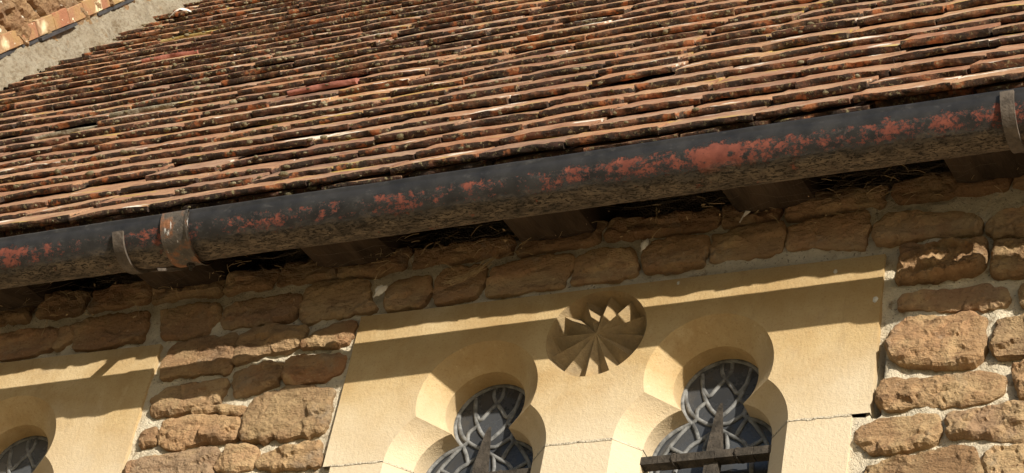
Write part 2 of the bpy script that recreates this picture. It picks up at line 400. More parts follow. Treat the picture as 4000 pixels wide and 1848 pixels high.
# ---- rubble wall: mortar sheet with its stones
def mortar_sheet():
    st = 0.0065
    xs = np.arange(WX0, WX1 + st, st); zs = np.arange(WZ0, WZ1 + st, st)
    X, Z = np.meshgrid(xs, zs)
    P = np.c_[X.ravel(), np.zeros(X.size), Z.ravel()]
    y = 0.0095 - 0.0050 * fbm(P * 11, 3, 3) - 0.0034 * fbm(P * 48, 3, 5)
    y = y.reshape(X.shape)
    for (a, b) in PANELS:                                  # keep the pointing behind the dressed faces, wiped to their edge
        dx = np.maximum(np.maximum(a - X, X - b), 0); dz = np.maximum(Z - HEAD_TOP, 0)
        d = np.hypot(dx, dz)
        y = np.where(d < 0.02, np.maximum(y, 0.0025), y)
    # open joint beside the right edge of the window
    sl = np.clip(1 - np.abs(X + 1.1715) / 0.0085, 0, 1) * np.clip((2.70 - Z) / 0.01, 0, 1) * np.clip((Z - 2.53) / 0.01, 0, 1)
    y = y + 0.045 * np.minimum(1, sl * 1.8)
    inside = np.zeros(X.shape, bool)
    for (a, b) in PANELS:
        inside |= (X > a + 0.012) & (X < b - 0.004 - (0.03 * (Z < JOINT - 0.01))) & (Z < HEAD_TOP - 0.012)
    G = np.stack([X, y, Z], -1)
    m, n = X.shape
    F = []
    keep = ~(inside[:-1, :-1] & inside[1:, 1:] & inside[:-1, 1:] & inside[1:, :-1])
    ii, jj = np.nonzero(keep)
    F = np.stack([ii * n + jj, ii * n + jj + 1, (ii + 1) * n + jj + 1, (ii + 1) * n + jj], -1)
    V = G.reshape(-1, 3)
    used = np.unique(F); mp = -np.ones(len(V), int); mp[used] = np.arange(len(used))
    V = V[used].tolist(); F = mp[F].tolist()
    # wall top, running back into the dark under the rafters
    k = len(V); V.extend([(-4.2, 0.008, WZ1 - 0.003), (7.0, 0.008, WZ1 - 0.003), (7.0, 0.16, WZ1 + 0.01), (-4.2, 0.16, WZ1 + 0.01), (7.0, 0.16, 3.48), (-4.2, 0.16, 3.48)])
    F.extend([[k, k + 1, k + 2, k + 3], [k + 3, k + 2, k + 4, k + 5]])
    k = len(V); V.extend([(-4.2, 0.158, -EYE), (7.0, 0.158, -EYE), (7.0, 0.158, WZ1 + 0.008), (-4.2, 0.158, WZ1 + 0.008)]); F.append([k, k + 1, k + 2, k + 3])
    # the rest of the wall, too far below or aside to be seen: plain sheets
    def sheet(x0, x1, z0, z1):
        k = len(V)
        V.extend([(x0, 0.006, z0), (x1, 0.006, z0), (x1, 0.006, z1), (x0, 0.006, z1)]); F.append([k, k + 1, k + 2, k + 3])
    sheet(-4.2, WX0, -EYE, WZ1); sheet(WX1, 7.0, -EYE, WZ1)
    cuts = [WX0, -3.58, -2.66, -2.19, -1.21, WX1]
    for k in range(5):
        lo, hi = cuts[k], cuts[k + 1]
        if k in (1, 3):
            sheet(lo, hi, -EYE, 1.30)
        else:
            sheet(lo, hi, -EYE, WZ0)
    return mk('wall', V, F, M['mortar'], church)
wall_ob = mortar_sheet()

def chaikin(p, it=1):
    p = np.array(p, float)
    for _ in range(it):
        q = np.roll(p, -1, 0)
        p = np.stack([0.92 * p + 0.08 * q, 0.08 * p + 0.92 * q], 1).reshape(-1, 2)
    return p
def resample(p, n):
    q = np.vstack([p, p[:1]]); d = np.r_[0, np.cumsum(np.hypot(*np.diff(q, axis=0).T))]
    t = np.linspace(0, d[-1], n, endpoint=False)
    return np.c_[np.interp(t, d, q[:, 0]), np.interp(t, d, q[:, 1])]
def rough_stone(poly, seed, bulge=0.008, edge=0.0015, rough=1.0, tilt=(0, 0), res=0.0046, grow=0.0036):
    """(u, v, depth) points of a rough-faced stone; depth < 0 is proud of the wall"""
    p = chaikin(poly, 1); per = np.hypot(*np.diff(np.vstack([p, p[:1]]), axis=0).T).sum()
    N = int(np.clip(per / res, 24, 150))
    p = resample(p, N)
    nz = fbm(np.c_[p * 55, np.full(N, seed * 3.1)], 3, seed)
    t = np.roll(p, -1, 0) - np.roll(p, 1, 0); nrm = np.c_[t[:, 1], -t[:, 0]] / (np.hypot(t[:, 0], t[:, 1])[:, None] + 1e-9)
    p = p + nrm * (nz * 0.0044 + grow)[:, None]
    c = p.mean(0)
    g = res * 1.05
    gx = np.arange(p[:, 0].min(), p[:, 0].max(), g); gy = np.arange(p[:, 1].min(), p[:, 1].max(), g * 0.87)
    GX_, GY_ = np.meshgrid(gx, gy); GX_[1::2] += g / 2
    q = np.c_[GX_.ravel(), GY_.ravel()]
    x1, y1 = p[:, 0], p[:, 1]; x2, y2 = np.roll(x1, -1), np.roll(y1, -1)
    cr_ = ((y1[None] > q[:, 1:2]) != (y2[None] > q[:, 1:2])) & (q[:, :1] < (x2 - x1)[None] * (q[:, 1:2] - y1[None]) / ((y2 - y1)[None] + 1e-12) + x1[None])
    ins = cr_.sum(1) % 2 == 1
    dq = np.sqrt(((q[:, None, :] - p[None]) ** 2).sum(-1)).min(1)
    q = q[ins & (dq > res * 0.55)]; dq = dq[ins & (dq > res * 0.55)]
    pts = np.vstack([p, q]); d = np.r_[np.zeros(N), dq]
    vs, es, fs, *_ = delaunay_2d_cdt([Vector(v) for v in pts], [(i, (i + 1) % N) for i in range(N)], [], 1, 1e-7)
    if len(vs) != len(pts):
        pts = np.array([(v.x, v.y) for v in vs]); d = np.sqrt(((pts[:, None, :] - p[None]) ** 2).sum(-1)).min(1)
    P3 = np.c_[pts, np.full(len(pts), seed * 1.7)]
    mid = fbm(P3 * np.array([30, 45, 1]), 3, seed + 5)
    strata = fbm(P3 * np.array([7, 24, 1]) + 0.22 * mid[:, None], 3, seed + 3) * 2.6
    fl = np.floor(strata); fr = strata - fl
    terr = (fl + np.clip((fr - 0.2) / 0.6, 0, 1)) / 2.6
    fine = fbm(P3 * 120, 3, seed + 9)
    # split faces: each patch of the stone is its own slightly tilted plane
    rs = np.random.default_rng(seed); ext = np.ptp(pts, axis=0); nf = int(np.clip(ext[0] * ext[1] / 0.0011, 4, 13))
    cen = pts.min(0) + rs.random((nf, 2)) * ext
    wp = pts + 0.012 * np.c_[fbm(P3 * 26, 3, seed + 50), fbm(P3 * 26, 3, seed + 60)]
    dd = (((wp[:, None, :] - cen[None]) * np.array([1.0, 1.75])) ** 2).sum(-1); k1 = dd.argmin(1)
    ht = rs.normal(0, 0.0026, nf); tx_ = rs.normal(0, 0.060, nf); tz_ = rs.normal(-0.02, 0.085, nf)
    dist_ = np.sqrt(dd); wgt = np.exp(-(dist_ - dist_.min(1, keepdims=True)) / 0.0032); wgt /= wgt.sum(1, keepdims=True)
    relx = pts[:, :1] - cen[None, :, 0]; relz = pts[:, 1:2] - cen[None, :, 1]
    facet = (wgt * (ht[None] + tx_[None] * relx + tz_[None] * relz)).sum(1)
    srt = np.sqrt(np.sort(dd, 1)); groove = np.clip(1 - (srt[:, 1] - srt[:, 0]) / 0.004, 0, 1) * (rs.random(nf)[k1] < 0.45)
    h = rough * (facet - 0.0035 * groove) * np.clip(d / 0.006, 0.2, 1) + bulge * (1 - np.exp(-d / 0.0036)) + rough * (0.0040 * terr + 0.0016 * mid + 0.0012 * fine) * np.clip(d / 0.005, 0.35, 1)
    h = h + tilt[0] * (pts[:, 0] - c[0]) + tilt[1] * (pts[:, 1] - c[1])
    h = np.maximum(h, -0.0015 + 0.004 * np.clip(d / 0.006, 0, 1))
    n = len(pts)
    V = np.vstack([np.c_[pts, edge - h], np.c_[pts[:N], np.full(N, 0.04)]])
    F = [tuple(f) for f in fs] + [(n + j, n + (j + 1) % N, (j + 1) % N, j) for j in range(N)]
    return V, F
# outlines of the wall stones in metres (along the wall, above camera height)
STONES=[
 [(-2.618,2.87),(-2.569,2.878),(-2.512,2.881),(-2.471,2.879),(-2.468,2.85),(-2.466,2.816),(-2.467,2.79),(-2.499,2.792),(-2.545,2.794),(-2.603,2.795),(-2.618,2.792),(-2.628,2.828),(-2.618,2.848)],
 [(-2.465,2.875),(-2.429,2.889),(-2.372,2.889),(-2.322,2.877),(-2.322,2.855),(-2.326,2.833),(-2.357,2.828),(-2.397,2.821),(-2.437,2.812),(-2.455,2.805),(-2.464,2.831),(-2.465,2.856)],
 [(-2.298,2.858),(-2.257,2.874),(-2.216,2.873),(-2.215,2.847),(-2.222,2.829),(-2.243,2.815),(-2.274,2.827),(-2.318,2.829),(-2.319,2.842)],
 [(-2.618,2.749),(-2.594,2.764),(-2.549,2.768),(-2.466,2.773),(-2.461,2.754),(-2.466,2.733),(-2.47,2.715),(-2.521,2.706),(-2.57,2.7),(-2.617,2.704),(-2.626,2.741)],
 [(-2.45,2.783),(-2.418,2.794),(-2.378,2.801),(-2.349,2.793),(-2.344,2.772),(-2.356,2.759),(-2.351,2.749),(-2.388,2.733),(-2.439,2.73),(-2.449,2.758)],
 [(-2.334,2.803),(-2.295,2.802),(-2.257,2.804),(-2.219,2.792),(-2.217,2.774),(-2.222,2.754),(-2.254,2.746),(-2.294,2.743),(-2.332,2.741),(-2.341,2.769),(-2.343,2.793)],
 [(-2.562,2.684),(-2.515,2.688),(-2.465,2.686),(-2.412,2.675),(-2.406,2.648),(-2.407,2.628),(-2.443,2.626),(-2.498,2.625),(-2.538,2.617),(-2.575,2.629),(-2.577,2.65),(-2.573,2.67)],
 [(-2.62,2.667),(-2.597,2.675),(-2.585,2.654),(-2.585,2.634),(-2.614,2.632),(-2.621,2.652)],
 [(-2.393,2.709),(-2.359,2.729),(-2.301,2.737),(-2.248,2.721),(-2.222,2.715),(-2.226,2.689),(-2.221,2.653),(-2.222,2.618),(-2.277,2.617),(-2.358,2.618),(-2.392,2.617),(-2.398,2.656),(-2.401,2.689)],
 [(-2.627,2.596),(-2.59,2.604),(-2.534,2.607),(-2.482,2.61),(-2.446,2.609),(-2.435,2.599),(-2.439,2.573),(-2.443,2.547),(-2.471,2.53),(-2.553,2.527),(-2.628,2.535),(-2.631,2.57)],
 [(-2.421,2.609),(-2.383,2.609),(-2.358,2.603),(-2.355,2.59),(-2.358,2.555),(-2.385,2.544),(-2.406,2.552),(-2.434,2.561),(-2.432,2.587)],
 [(-2.341,2.582),(-2.297,2.592),(-2.224,2.598),(-2.219,2.577),(-2.215,2.546),(-2.259,2.546),(-2.321,2.549),(-2.346,2.557),(-2.346,2.571)],
 [(-2.532,2.708),(-2.471,2.71),(-2.409,2.696),(-2.415,2.686),(-2.467,2.694),(-2.518,2.696)],
 [(-2.514,2.949),(-2.501,2.96),(-2.461,2.963),(-2.353,2.964),(-2.349,2.938),(-2.354,2.916),(-2.364,2.9),(-2.412,2.898),(-2.454,2.898),(-2.512,2.902),(-2.521,2.926)],
 [(-2.34,2.973),(-2.321,2.985),(-2.283,2.984),(-2.216,2.978),(-2.203,2.95),(-2.198,2.923),(-2.177,2.903),(-2.208,2.901),(-2.262,2.894),(-2.32,2.89),(-2.341,2.905),(-2.346,2.933),(-2.344,2.959)],
 [(-2.663,2.957),(-2.642,2.966),(-2.586,2.97),(-2.535,2.963),(-2.528,2.951),(-2.527,2.927),(-2.537,2.907),(-2.544,2.889),(-2.585,2.886),(-2.645,2.894)],
 [(-3.059,2.952),(-3.043,2.954),(-2.972,2.96),(-2.929,2.96),(-2.909,2.949),(-2.898,2.93),(-2.914,2.91),(-2.941,2.898),(-2.991,2.894),(-3.023,2.896),(-3.04,2.897)],
 [(-2.868,2.956),(-2.842,2.97),(-2.761,2.972),(-2.701,2.97),(-2.697,2.95),(-2.694,2.919),(-2.699,2.898),(-2.758,2.896),(-2.816,2.888),(-2.852,2.9),(-2.861,2.922)],
 [(-2.899,2.952),(-2.87,2.957),(-2.865,2.925),(-2.883,2.908),(-2.904,2.909),(-2.898,2.927)],
 [(-2.16,2.946),(-2.152,2.957),(-2.12,2.964),(-2.078,2.965),(-2.073,2.96),(-2.068,2.932),(-2.074,2.905),(-2.084,2.897),(-2.126,2.895),(-2.154,2.892),(-2.159,2.922)],
 [(-2.057,2.955),(-2.046,2.973),(-2.008,2.979),(-1.963,2.972),(-1.959,2.95),(-1.961,2.929),(-1.969,2.903),(-2.023,2.897),(-2.049,2.894),(-2.054,2.911),(-2.053,2.935)],
 [(-1.934,2.967),(-1.875,2.98),(-1.788,2.974),(-1.782,2.949),(-1.789,2.919),(-1.793,2.899),(-1.841,2.899),(-1.901,2.898),(-1.942,2.9),(-1.949,2.929),(-1.946,2.955)],
 [(-1.778,2.962),(-1.745,2.976),(-1.659,2.965),(-1.653,2.935),(-1.65,2.907),(-1.68,2.902),(-1.739,2.902),(-1.778,2.902),(-1.776,2.926)],
 [(-1.642,2.962),(-1.624,2.971),(-1.576,2.984),(-1.519,2.973),(-1.513,2.942),(-1.523,2.913),(-1.565,2.903),(-1.604,2.905),(-1.634,2.907),(-1.64,2.94)],
 [(-1.511,2.972),(-1.465,2.985),(-1.386,2.984),(-1.374,2.975),(-1.371,2.947),(-1.374,2.917),(-1.416,2.912),(-1.508,2.915),(-1.511,2.927),(-1.509,2.955)],
 [(-1.365,2.971),(-1.33,2.979),(-1.262,2.984),(-1.226,2.985),(-1.218,2.954),(-1.218,2.927),(-1.224,2.898),(-1.287,2.913),(-1.333,2.918),(-1.361,2.918),(-1.366,2.948)],
 [(-1.204,2.955),(-1.185,2.97),(-1.151,2.971),(-1.092,2.959),(-1.034,2.947),(-1.016,2.934),(-1.017,2.91),(-1.024,2.897),(-1.079,2.903),(-1.117,2.907),(-1.153,2.901),(-1.198,2.905),(-1.204,2.931)],
 [(-1.001,2.92),(-0.987,2.939),(-0.939,2.943),(-0.912,2.939),(-0.91,2.878),(-0.937,2.885),(-0.994,2.892),(-1.003,2.898)],
 [(-1.156,2.891),(-1.135,2.895),(-1.106,2.881),(-1.068,2.887),(-1.021,2.882),(-1.004,2.884),(-1.001,2.86),(-1.003,2.822),(-1.026,2.812),(-1.082,2.806),(-1.139,2.81),(-1.154,2.814),(-1.157,2.851),(-1.155,2.874)],
 [(-0.989,2.872),(-0.936,2.876),(-0.909,2.871),(-0.907,2.798),(-0.933,2.8),(-0.97,2.798),(-0.986,2.81),(-0.992,2.835)],
 [(-1.136,2.78),(-1.107,2.787),(-1.077,2.781),(-1.032,2.783),(-0.988,2.781),(-0.96,2.771),(-0.959,2.752),(-0.968,2.737),(-1,2.734),(-1.03,2.738),(-1.074,2.741),(-1.104,2.749),(-1.148,2.756),(-1.149,2.771)],
 [(-0.938,2.777),(-0.9,2.78),(-0.898,2.725),(-0.934,2.727)],
 [(-1.151,2.717),(-1.139,2.726),(-1.103,2.729),(-1.058,2.726),(-1.022,2.726),(-1.002,2.713),(-0.994,2.695),(-0.996,2.659),(-0.999,2.631),(-1.008,2.618),(-1.052,2.622),(-1.081,2.624),(-1.118,2.629),(-1.14,2.633),(-1.157,2.652),(-1.158,2.674),(-1.157,2.696)],
 [(-0.975,2.701),(-0.955,2.706),(-0.929,2.708),(-0.898,2.707),(-0.895,2.63),(-0.926,2.63),(-0.973,2.631),(-0.981,2.643),(-0.981,2.673)],
 [(-1.165,2.601),(-1.139,2.602),(-1.105,2.597),(-1.057,2.597),(-1.024,2.599),(-0.979,2.597),(-0.958,2.585),(-0.955,2.559),(-0.969,2.547),(-0.997,2.539),(-1.021,2.536),(-1.069,2.54),(-1.11,2.543),(-1.147,2.543),(-1.162,2.547),(-1.166,2.569)],
 [(-0.943,2.598),(-0.925,2.61),(-0.905,2.611),(-0.902,2.541),(-0.929,2.542),(-0.936,2.56)],
 [(-1.191,2.513),(-1.172,2.519),(-1.133,2.524),(-1.1,2.526),(-1.068,2.524),(-1.06,2.513),(-1.059,2.49),(-1.063,2.469),(-1.08,2.464),(-1.112,2.458),(-1.152,2.452),(-1.176,2.459),(-1.189,2.472),(-1.198,2.485),(-1.199,2.502)],
 [(-1.045,2.515),(-1.004,2.522),(-0.98,2.529),(-0.922,2.531),(-0.894,2.53),(-0.891,2.45),(-0.918,2.453),(-0.953,2.455),(-0.985,2.466),(-1.046,2.473),(-1.048,2.493)],
 [(-1.177,2.427),(-1.142,2.436),(-1.095,2.442),(-1.055,2.453),(-1.019,2.451),(-1.003,2.444),(-0.992,2.418),(-0.987,2.393),(-0.996,2.377),(-1.106,2.379),(-1.182,2.387),(-1.184,2.412)],
 [(-0.98,2.434),(-0.953,2.442),(-0.918,2.444),(-0.891,2.44),(-0.888,2.372),(-0.965,2.38),(-0.982,2.4),(-0.981,2.419)],
]

def area(p):
    p = np.array(p); q = np.roll(p, -1, 0)
    return (p[:, 0] * q[:, 1] - q[:, 0] * p[:, 1]).sum() / 2
def wall_stone(poly, seed, **kw):
    if area(poly) < 0: poly = poly[::-1]
    V, F = rough_stone(poly, seed, **kw)
    return mk('stone', V[:, [0, 2, 1]], F, M['stone'], wall_ob, smooth=False, origin='c')
for i, p in enumerate(STONES):
    c = np.mean(p, 0)
    kw = dict(bulge=random.uniform(0.004, 0.009), tilt=(random.uniform(-.04, .04), random.uniform(-.07, .05)), rough=random.uniform(0.8, 1.15))
    if -1.16 < c[0] < -1.0 and 2.8 < c[1] < 2.88: kw = dict(bulge=0.018, tilt=(0.10, -0.25), rough=1.8)
    if c[0] > -1.2 and c[1] < 2.75: kw['rough'] = 1.3
    wall_stone(p, 100 + i, **kw)
def course(x0, x1, z0, z1, seed, lmin=0.11, lmax=0.23, gap=0.014):
    r = random.Random(seed); x = x0; out = []
    while x < x1 - 0.03:
        L = min(r.uniform(lmin, lmax), x1 - x)
        if x1 - (x + L) < 0.05: L = x1 - x
        a, b = x, x + L - gap
        j = lambda s: r.uniform(-s, s)
        out.append([(a + j(.006), z0 + j(.005)), ((a + b) / 2, z0 + j(.006)), (b + j(.006), z0 + j(.005)), (b + j(.008), (z0 + z1) / 2), (b + j(.006), z1 + j(.006)), ((a + b) / 2 + j(.02), z1 + j(.007)), (a + j(.006), z1 + j(.006)), (a + j(.008), (z0 + z1) / 2)])
        x += L
    return out
extra = []
for k, (a, b) in enumerate([(2.994, 3.040)]):
    extra += course(-3.55, 0.22, a, b, 20 + k)
extra += course(-3.55, -3.07, 2.898, 2.965, 31)
for k, (a, b) in enumerate([(2.445, 2.512), (2.36, 2.430), (2.29, 2.348)]):
    extra += course(-2.632, -2.205, a, b, 40 + k, 0.1, 0.2)
for k, (a, b) in enumerate([(2.29, 2.36)]):
    extra += course(-1.19, -0.90, a, b, 50 + k)
for k, (a, b) in enumerate([(2.88, 2.95), (2.80, 2.868), (2.72, 2.785), (2.63, 2.705), (2.54, 2.615), (2.45, 2.527), (2.37, 2.437), (2.29, 2.357)]):
    extra += course(-0.882, 0.22, a, b, 60 + k)
for i, p in enumerate(extra):
    wall_stone(p, 300 + i, bulge=random.uniform(0.004, 0.009), tilt=(random.uniform(-.04, .04), random.uniform(-.06, .04)), res=0.007)

# ================================================================ windows (dressed stone, trefoil lights)
CH, DY, DG = 0.041, 0.041, 0.082       # chamfer width and depth, depth of the glass
TOPC, TOPR = 2.669, 0.119
SIDX, SIDZ, SIDR = 0.034, 2.535, 0.124
ZB = 1.30                              # foot of the lights
def profile(off, zlow, n=26):
    """edge of one light, from its lower left round the trefoil to its lower right"""
    R1, R2 = TOPR - off, SIDR - off
    dx, dz = SIDX, SIDZ - TOPC
    d = math.hypot(dx, dz); a = (d * d + R1 * R1 - R2 * R2) / (2 * d); h = math.sqrt(R1 * R1 - a * a)
    ux, uz = dx / d, dz / d
    cx, cz = a * ux - h * uz, TOPC + a * uz + h * ux        # right-hand cusp
    if cx < a * ux + h * uz: cx, cz = a * ux + h * uz, TOPC + a * uz - h * ux
    th = math.atan2(cz - SIDZ, cx - SIDX)                   # on the side lobe
    ph = math.atan2(cz - TOPC, cx)                          # on the top lobe
    pts = []
    if zlow < SIDZ: pts.append((-(SIDX + R2), zlow))
    lo_th = 0.0 if zlow < SIDZ else math.asin((zlow - SIDZ) / R2)
    for k in range(n + 1):
        t = lo_th + (th - lo_th) * k / n
        pts.append((-SIDX - R2 * math.cos(t), SIDZ + R2 * math.sin(t)))
    i1 = len(pts) - 1
    for k in range(2 * n + 1):
        t = math.pi - ph + (2 * ph - math.pi) * k / (2 * n)
        pts.append((R1 * math.cos(t), TOPC + R1 * math.sin(t)))
    i2 = len(pts) - 1
    for k in range(n + 1):
        t = th + (lo_th - th) * k / n
        pts.append((SIDX + R2 * math.cos(t), SIDZ + R2 * math.sin(t)))
    if zlow < SIDZ: pts.append((SIDX + R2, zlow))
    return pts, (i1, i2)
def inpoly(x, z, poly):
    c = False; n = len(poly)
    for i in range(n):
        x1, z1 = poly[i]; x2, z2 = poly[(i + 1) % n]
        if (z1 > z) != (z2 > z) and x < (x2 - x1) * (z - z1) / (z2 - z1) + x1: c = not c
    return c
def face_cdt(mb, outer, holes=(), y=0.0):
    pts = []; edges = []
    for loop in [outer] + list(holes):
        k = len(pts); m = len(loop)
        pts += [Vector(p) for p in loop]; edges += [(k + i, k + (i + 1) % m) for i in range(m)]
    vs, es, fs, *_ = delaunay_2d_cdt(pts, edges, [], 0, 1e-6)
    F = []
    for f in fs:
        cx = sum(vs[i].x for i in f) / 3; cz = sum(vs[i].y for i in f) / 3
        if inpoly(cx, cz, outer) and not any(inpoly(cx, cz, h) for h in holes): F.append(tuple(f))
    mb.add([(v.x, y, v.y) for v in vs], F)
def strip(mb, A, B):
    m = len(A)
    mb.add(list(A) + list(B), [(i, i + 1, m + i + 1, m + i) for i in range(m - 1)])
def edge_wall(mb, loop, y0, y1):
    strip(mb, [(x, y0, z) for x, z in loop], [(x, y1, z) for x, z in loop])
def reveal(mb, cx, zlow, segs=None):
    o, (i1, i2) = profile(0.0, zlow); q, _ = profile(CH, zlow)
    for a, b in ((0, i1), (i1 + 1, i2), (i2 + 1, len(o) - 1)):
        O = o[a:b + 1]; Q = q[a:b + 1]
        strip(mb, [(cx + x, 0, z) for x, z in O], [(cx + x, DY, z) for x, z in Q])
        strip(mb, [(cx + x, DY, z) for x, z in Q], [(cx + x, DG + 0.03, z) for x, z in Q])
ROS_R = 0.0965
# leadwork of one light, in metres from the light's centre line (mirrored)
LEADS = [
 [(-0.046, 2.722), (-0.041, 2.690), (-0.033, 2.664), (-0.0209, 2.6428), (-0.008, 2.629), (0.0, 2.622)],
 [(0.0, 2.705), (-0.0143, 2.687), (-0.0268, 2.667), (-0.041, 2.690)],
 [(0.0, 2.705), (-0.010, 2.722), (-0.0085, 2.747)],
 [(-0.0735, 2.695), (-0.0700, 2.668), (-0.0585, 2.640), (-0.0420, 2.6235), (-0.0292, 2.6143), (-0.015, 2.606), (0.0, 2.608)],
 [(-0.0440, 2.6240), (-0.0464, 2.6441), (-0.0300, 2.6580)],
 [(-0.0420, 2.6235), (-0.0609, 2.6059), (-0.0735, 2.5884), (-0.0871, 2.5676), (-0.0985, 2.5420), (-0.104, 2.50)],
 [(0.0, 2.598), (-0.0153, 2.5869), (-0.0331, 2.5752), (-0.0485, 2.5660), (-0.0600, 2.5480), (-0.068, 2.525), (-0.072, 2.49)],
 [(-0.0500, 2.6140), (-0.0401, 2.5949), (-0.0331, 2.5752)],
 [(-0.0871, 2.5676), (-0.0590, 2.5500)],
 [(-0.0153, 2.5869), (-0.024, 2.545), (0.0, 2.50)],
]
def ribbon(pts, w, y, hgt=0.0032):
    P = np.array(pts, float)
    q = [P[0]]                                     # subdivide and smooth a little
    for a, b in zip(P[:-1], P[1:]):
        q += [a + (b - a) * t for t in (0.34, 0.67, 1.0)]
    q = np.array(q); q2 = q.copy(); q2[1:-1] = (q[:-2] + 2 * q[1:-1] + q[2:]) / 4
    t = np.gradient(q2, axis=0); t /= np.hypot(t[:, 0], t[:, 1])[:, None]
    nrm = np.c_[-t[:, 1], t[:, 0]]
    rows = []
    for s, hh in ((-0.5, 0), (-0.42, 0.7), (0, 1), (0.42, 0.7), (0.5, 0)):
        xz = q2 + nrm * w * s
        rows.append(np.c_[xz[:, 0], np.full(len(xz), y - hgt * hh), xz[:, 1]])
    m = MB(); m.grid(np.array(rows)); return m
def make_window(x0, x1, lights, rosette, name_label):
    outer = [(x0, JOINT)]
    for cx in lights:
        pr, _ = profile(0.0, JOINT); outer += [(cx + x, z) for x, z in pr]
    outer += [(x1, JOINT), (x1, HEAD_TOP - 0.006), (x0, HEAD_TOP)]
    mb = MB()
    ring = [(rosette[0] + ROS_R * math.cos(t), rosette[1] + ROS_R * math.sin(t)) for t in np.linspace(0, 2 * math.pi, 72, endpoint=False)]
    face_cdt(mb, outer, [ring])
    for cx in lights: reveal(mb, cx, JOINT)
    edge_wall(mb, [(x1, JOINT), (x1, HEAD_TOP - 0.006), (x0, HEAD_TOP), (x0, JOINT)], 0, 0.12)
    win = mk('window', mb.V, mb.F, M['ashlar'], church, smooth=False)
    win['label'] = name_label
    # shade-smooth only the curved reveals
    me = win.data
    sm = [abs(p.normal.y) < 0.95 and p.area < 0.0012 for p in me.polygons]
    me.polygons.foreach_set('use_smooth', sm)
    # rosette: a sunk twelve-pointed star
    m = MB(); n = 12; c = (rosette[0], 0.000, rosette[1]); rot = math.radians(83)
    for k in range(n):
        a0 = rot + 2 * math.pi * k / n; a1 = a0 + math.pi / n; a2 = a0 + 2 * math.pi / n
        rr = lambda a, r, y: (rosette[0] + r * math.cos(a), y, rosette[1] + r * math.sin(a))
        R0 = rr(a0, ROS_R * 0.955, 0.011); Vv = rr(a1, ROS_R * 0.80, 0.033); R1_ = rr(a2, ROS_R * 0.955, 0.011)
        m.add([c, R0, Vv], [(0, 1, 2)]); m.add([c, Vv, R1_], [(0, 1, 2)])
        Vo = rr(a1, ROS_R * 0.86, 0.0325)
        m.add([R0, Vo, Vv], [(0, 1, 2)]); m.add([R1_, Vv, Vo], [(0, 1, 2)])
        arc = [rr(a0 + (a2 - a0) * t, ROS_R, 0.0) for t in np.linspace(0, 1, 7)]
        m.add([R0] + arc[:4] + [Vo], [(0, i, i + 1) for i in range(1, 4)] + [(0, 4, 5)])
        m.add([R1_] + arc[3:] + [Vo], [(0, i, i + 1) for i in range(1, 4)] + [(0, 5, 1)])
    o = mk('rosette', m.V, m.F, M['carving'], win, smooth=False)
    o['label'] = 'sunk round rosette carved as a pointed star'
    # jamb and mullion stones under the head
    wj = SIDX + SIDR
    zt, zb = JOINT - 0.0025, ZB
    spans = [(x0 + 0.016, lights[0] - wj, None, lights[0]), (lights[0] + wj, lights[1] - wj, lights[0], lights[1]), (lights[1] + wj, x1 - 0.031, lights[1], None)]
    for nm, (a, b, lc, rc) in zip(('jamb_stone', 'mullion', 'jamb_stone'), spans):
        for (u, v) in ((zt, 2.12), (2.1175, 1.70), (1.6975, zb)):
            m = MB()
            m.add([(a, 0, v), (b, 0, v), (b, 0, u), (a, 0, u)], [(0, 1, 2, 3)])
            for s, xx, inner in ((1, b, rc), (-1, a, lc)):
                if inner is None:
                    m.add([(xx, 0, v), (xx, 0.12, v), (xx, 0.12, u), (xx, 0, u)], [(0, 1, 2, 3)])
                else:
                    xi = xx + s * CH
                    m.add([(xx, 0, v), (xi, DY, v), (xi, DY, u), (xx, 0, u)], [(0, 1, 2, 3)])
                    m.add([(xi, DY, v), (xi, DG + .03, v), (xi, DG + .03, u), (xi, DY, u)], [(0, 1, 2, 3)])
            al = a - (CH if lc is not None else 0); bl = b + (CH if rc is not None else 0)
            m.add([(a, 0, u), (b, 0, u), (bl, DG, u), (al, DG, u)], [(0, 1, 2, 3)])
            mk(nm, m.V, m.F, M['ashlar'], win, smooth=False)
    # pale pointing in the bed joint under the head
    for a, b, lc, rc in spans:
        m = MB(); xs = np.linspace(a - 0.0 + (0.0 if lc is not None else 0.0), b, 60)
        wv = fbm(np.c_[xs * 60, xs * 0, xs * 0], 3, 91)
        m.grid([[(x, -0.0009, JOINT + 0.0008 + 0.0012 * w_) for x, w_ in zip(xs, wv)], [(x, -0.0014, JOINT - 0.0012) for x in xs], [(x, -0.0009, JOINT - 0.0032 + 0.0014 * w_) for x, w_ in zip(xs, wv[::-1])]])
        for s_, xx, inner in ((1, b, rc), (-1, a, lc)):
            if inner is not None: m.add([(xx, -0.0009, JOINT - 0.003), (xx + s_ * CH, DY - 0.0012, JOINT - 0.003), (xx + s_ * CH, DY - 0.0012, JOINT + 0.0006), (xx, -0.0009, JOINT + 0.0006)], [(0, 1, 2, 3)])
        mk('mortar_joint', m.V, m.F, M['mortar'], win, smooth=False)
    # glazing
    for cx in lights:
        pr, _ = profile(CH - 0.003, ZB)
        pr = [(cx + x, z) for x, z in pr]
        pts = [Vector(p) for p in pr]; edges = [(i, (i + 1) % len(pr)) for i in range(len(pr))]
        nb = len(edges)
        lines = []
        for L in LEADS:
            lines.append([(cx + x, z) for x, z in L]); lines.append([(cx - x, z) for x, z in L])
        zz = 2.47
        while zz > ZB: lines.append([(cx - 0.13, zz), (cx + 0.13, zz)]); zz -= 0.12
        for xx in (-0.04, 0.04): lines.append([(cx + xx, 2.47), (cx + xx, ZB)])
        for L in lines:
            k = len(pts); pts += [Vector(p) for p in L]; edges += [(k + i, k + i + 1) for i in range(len(L) - 1)]
        vs, es, fs, ov, oe, of = delaunay_2d_cdt(pts, edges, [], 0, 1e-5)
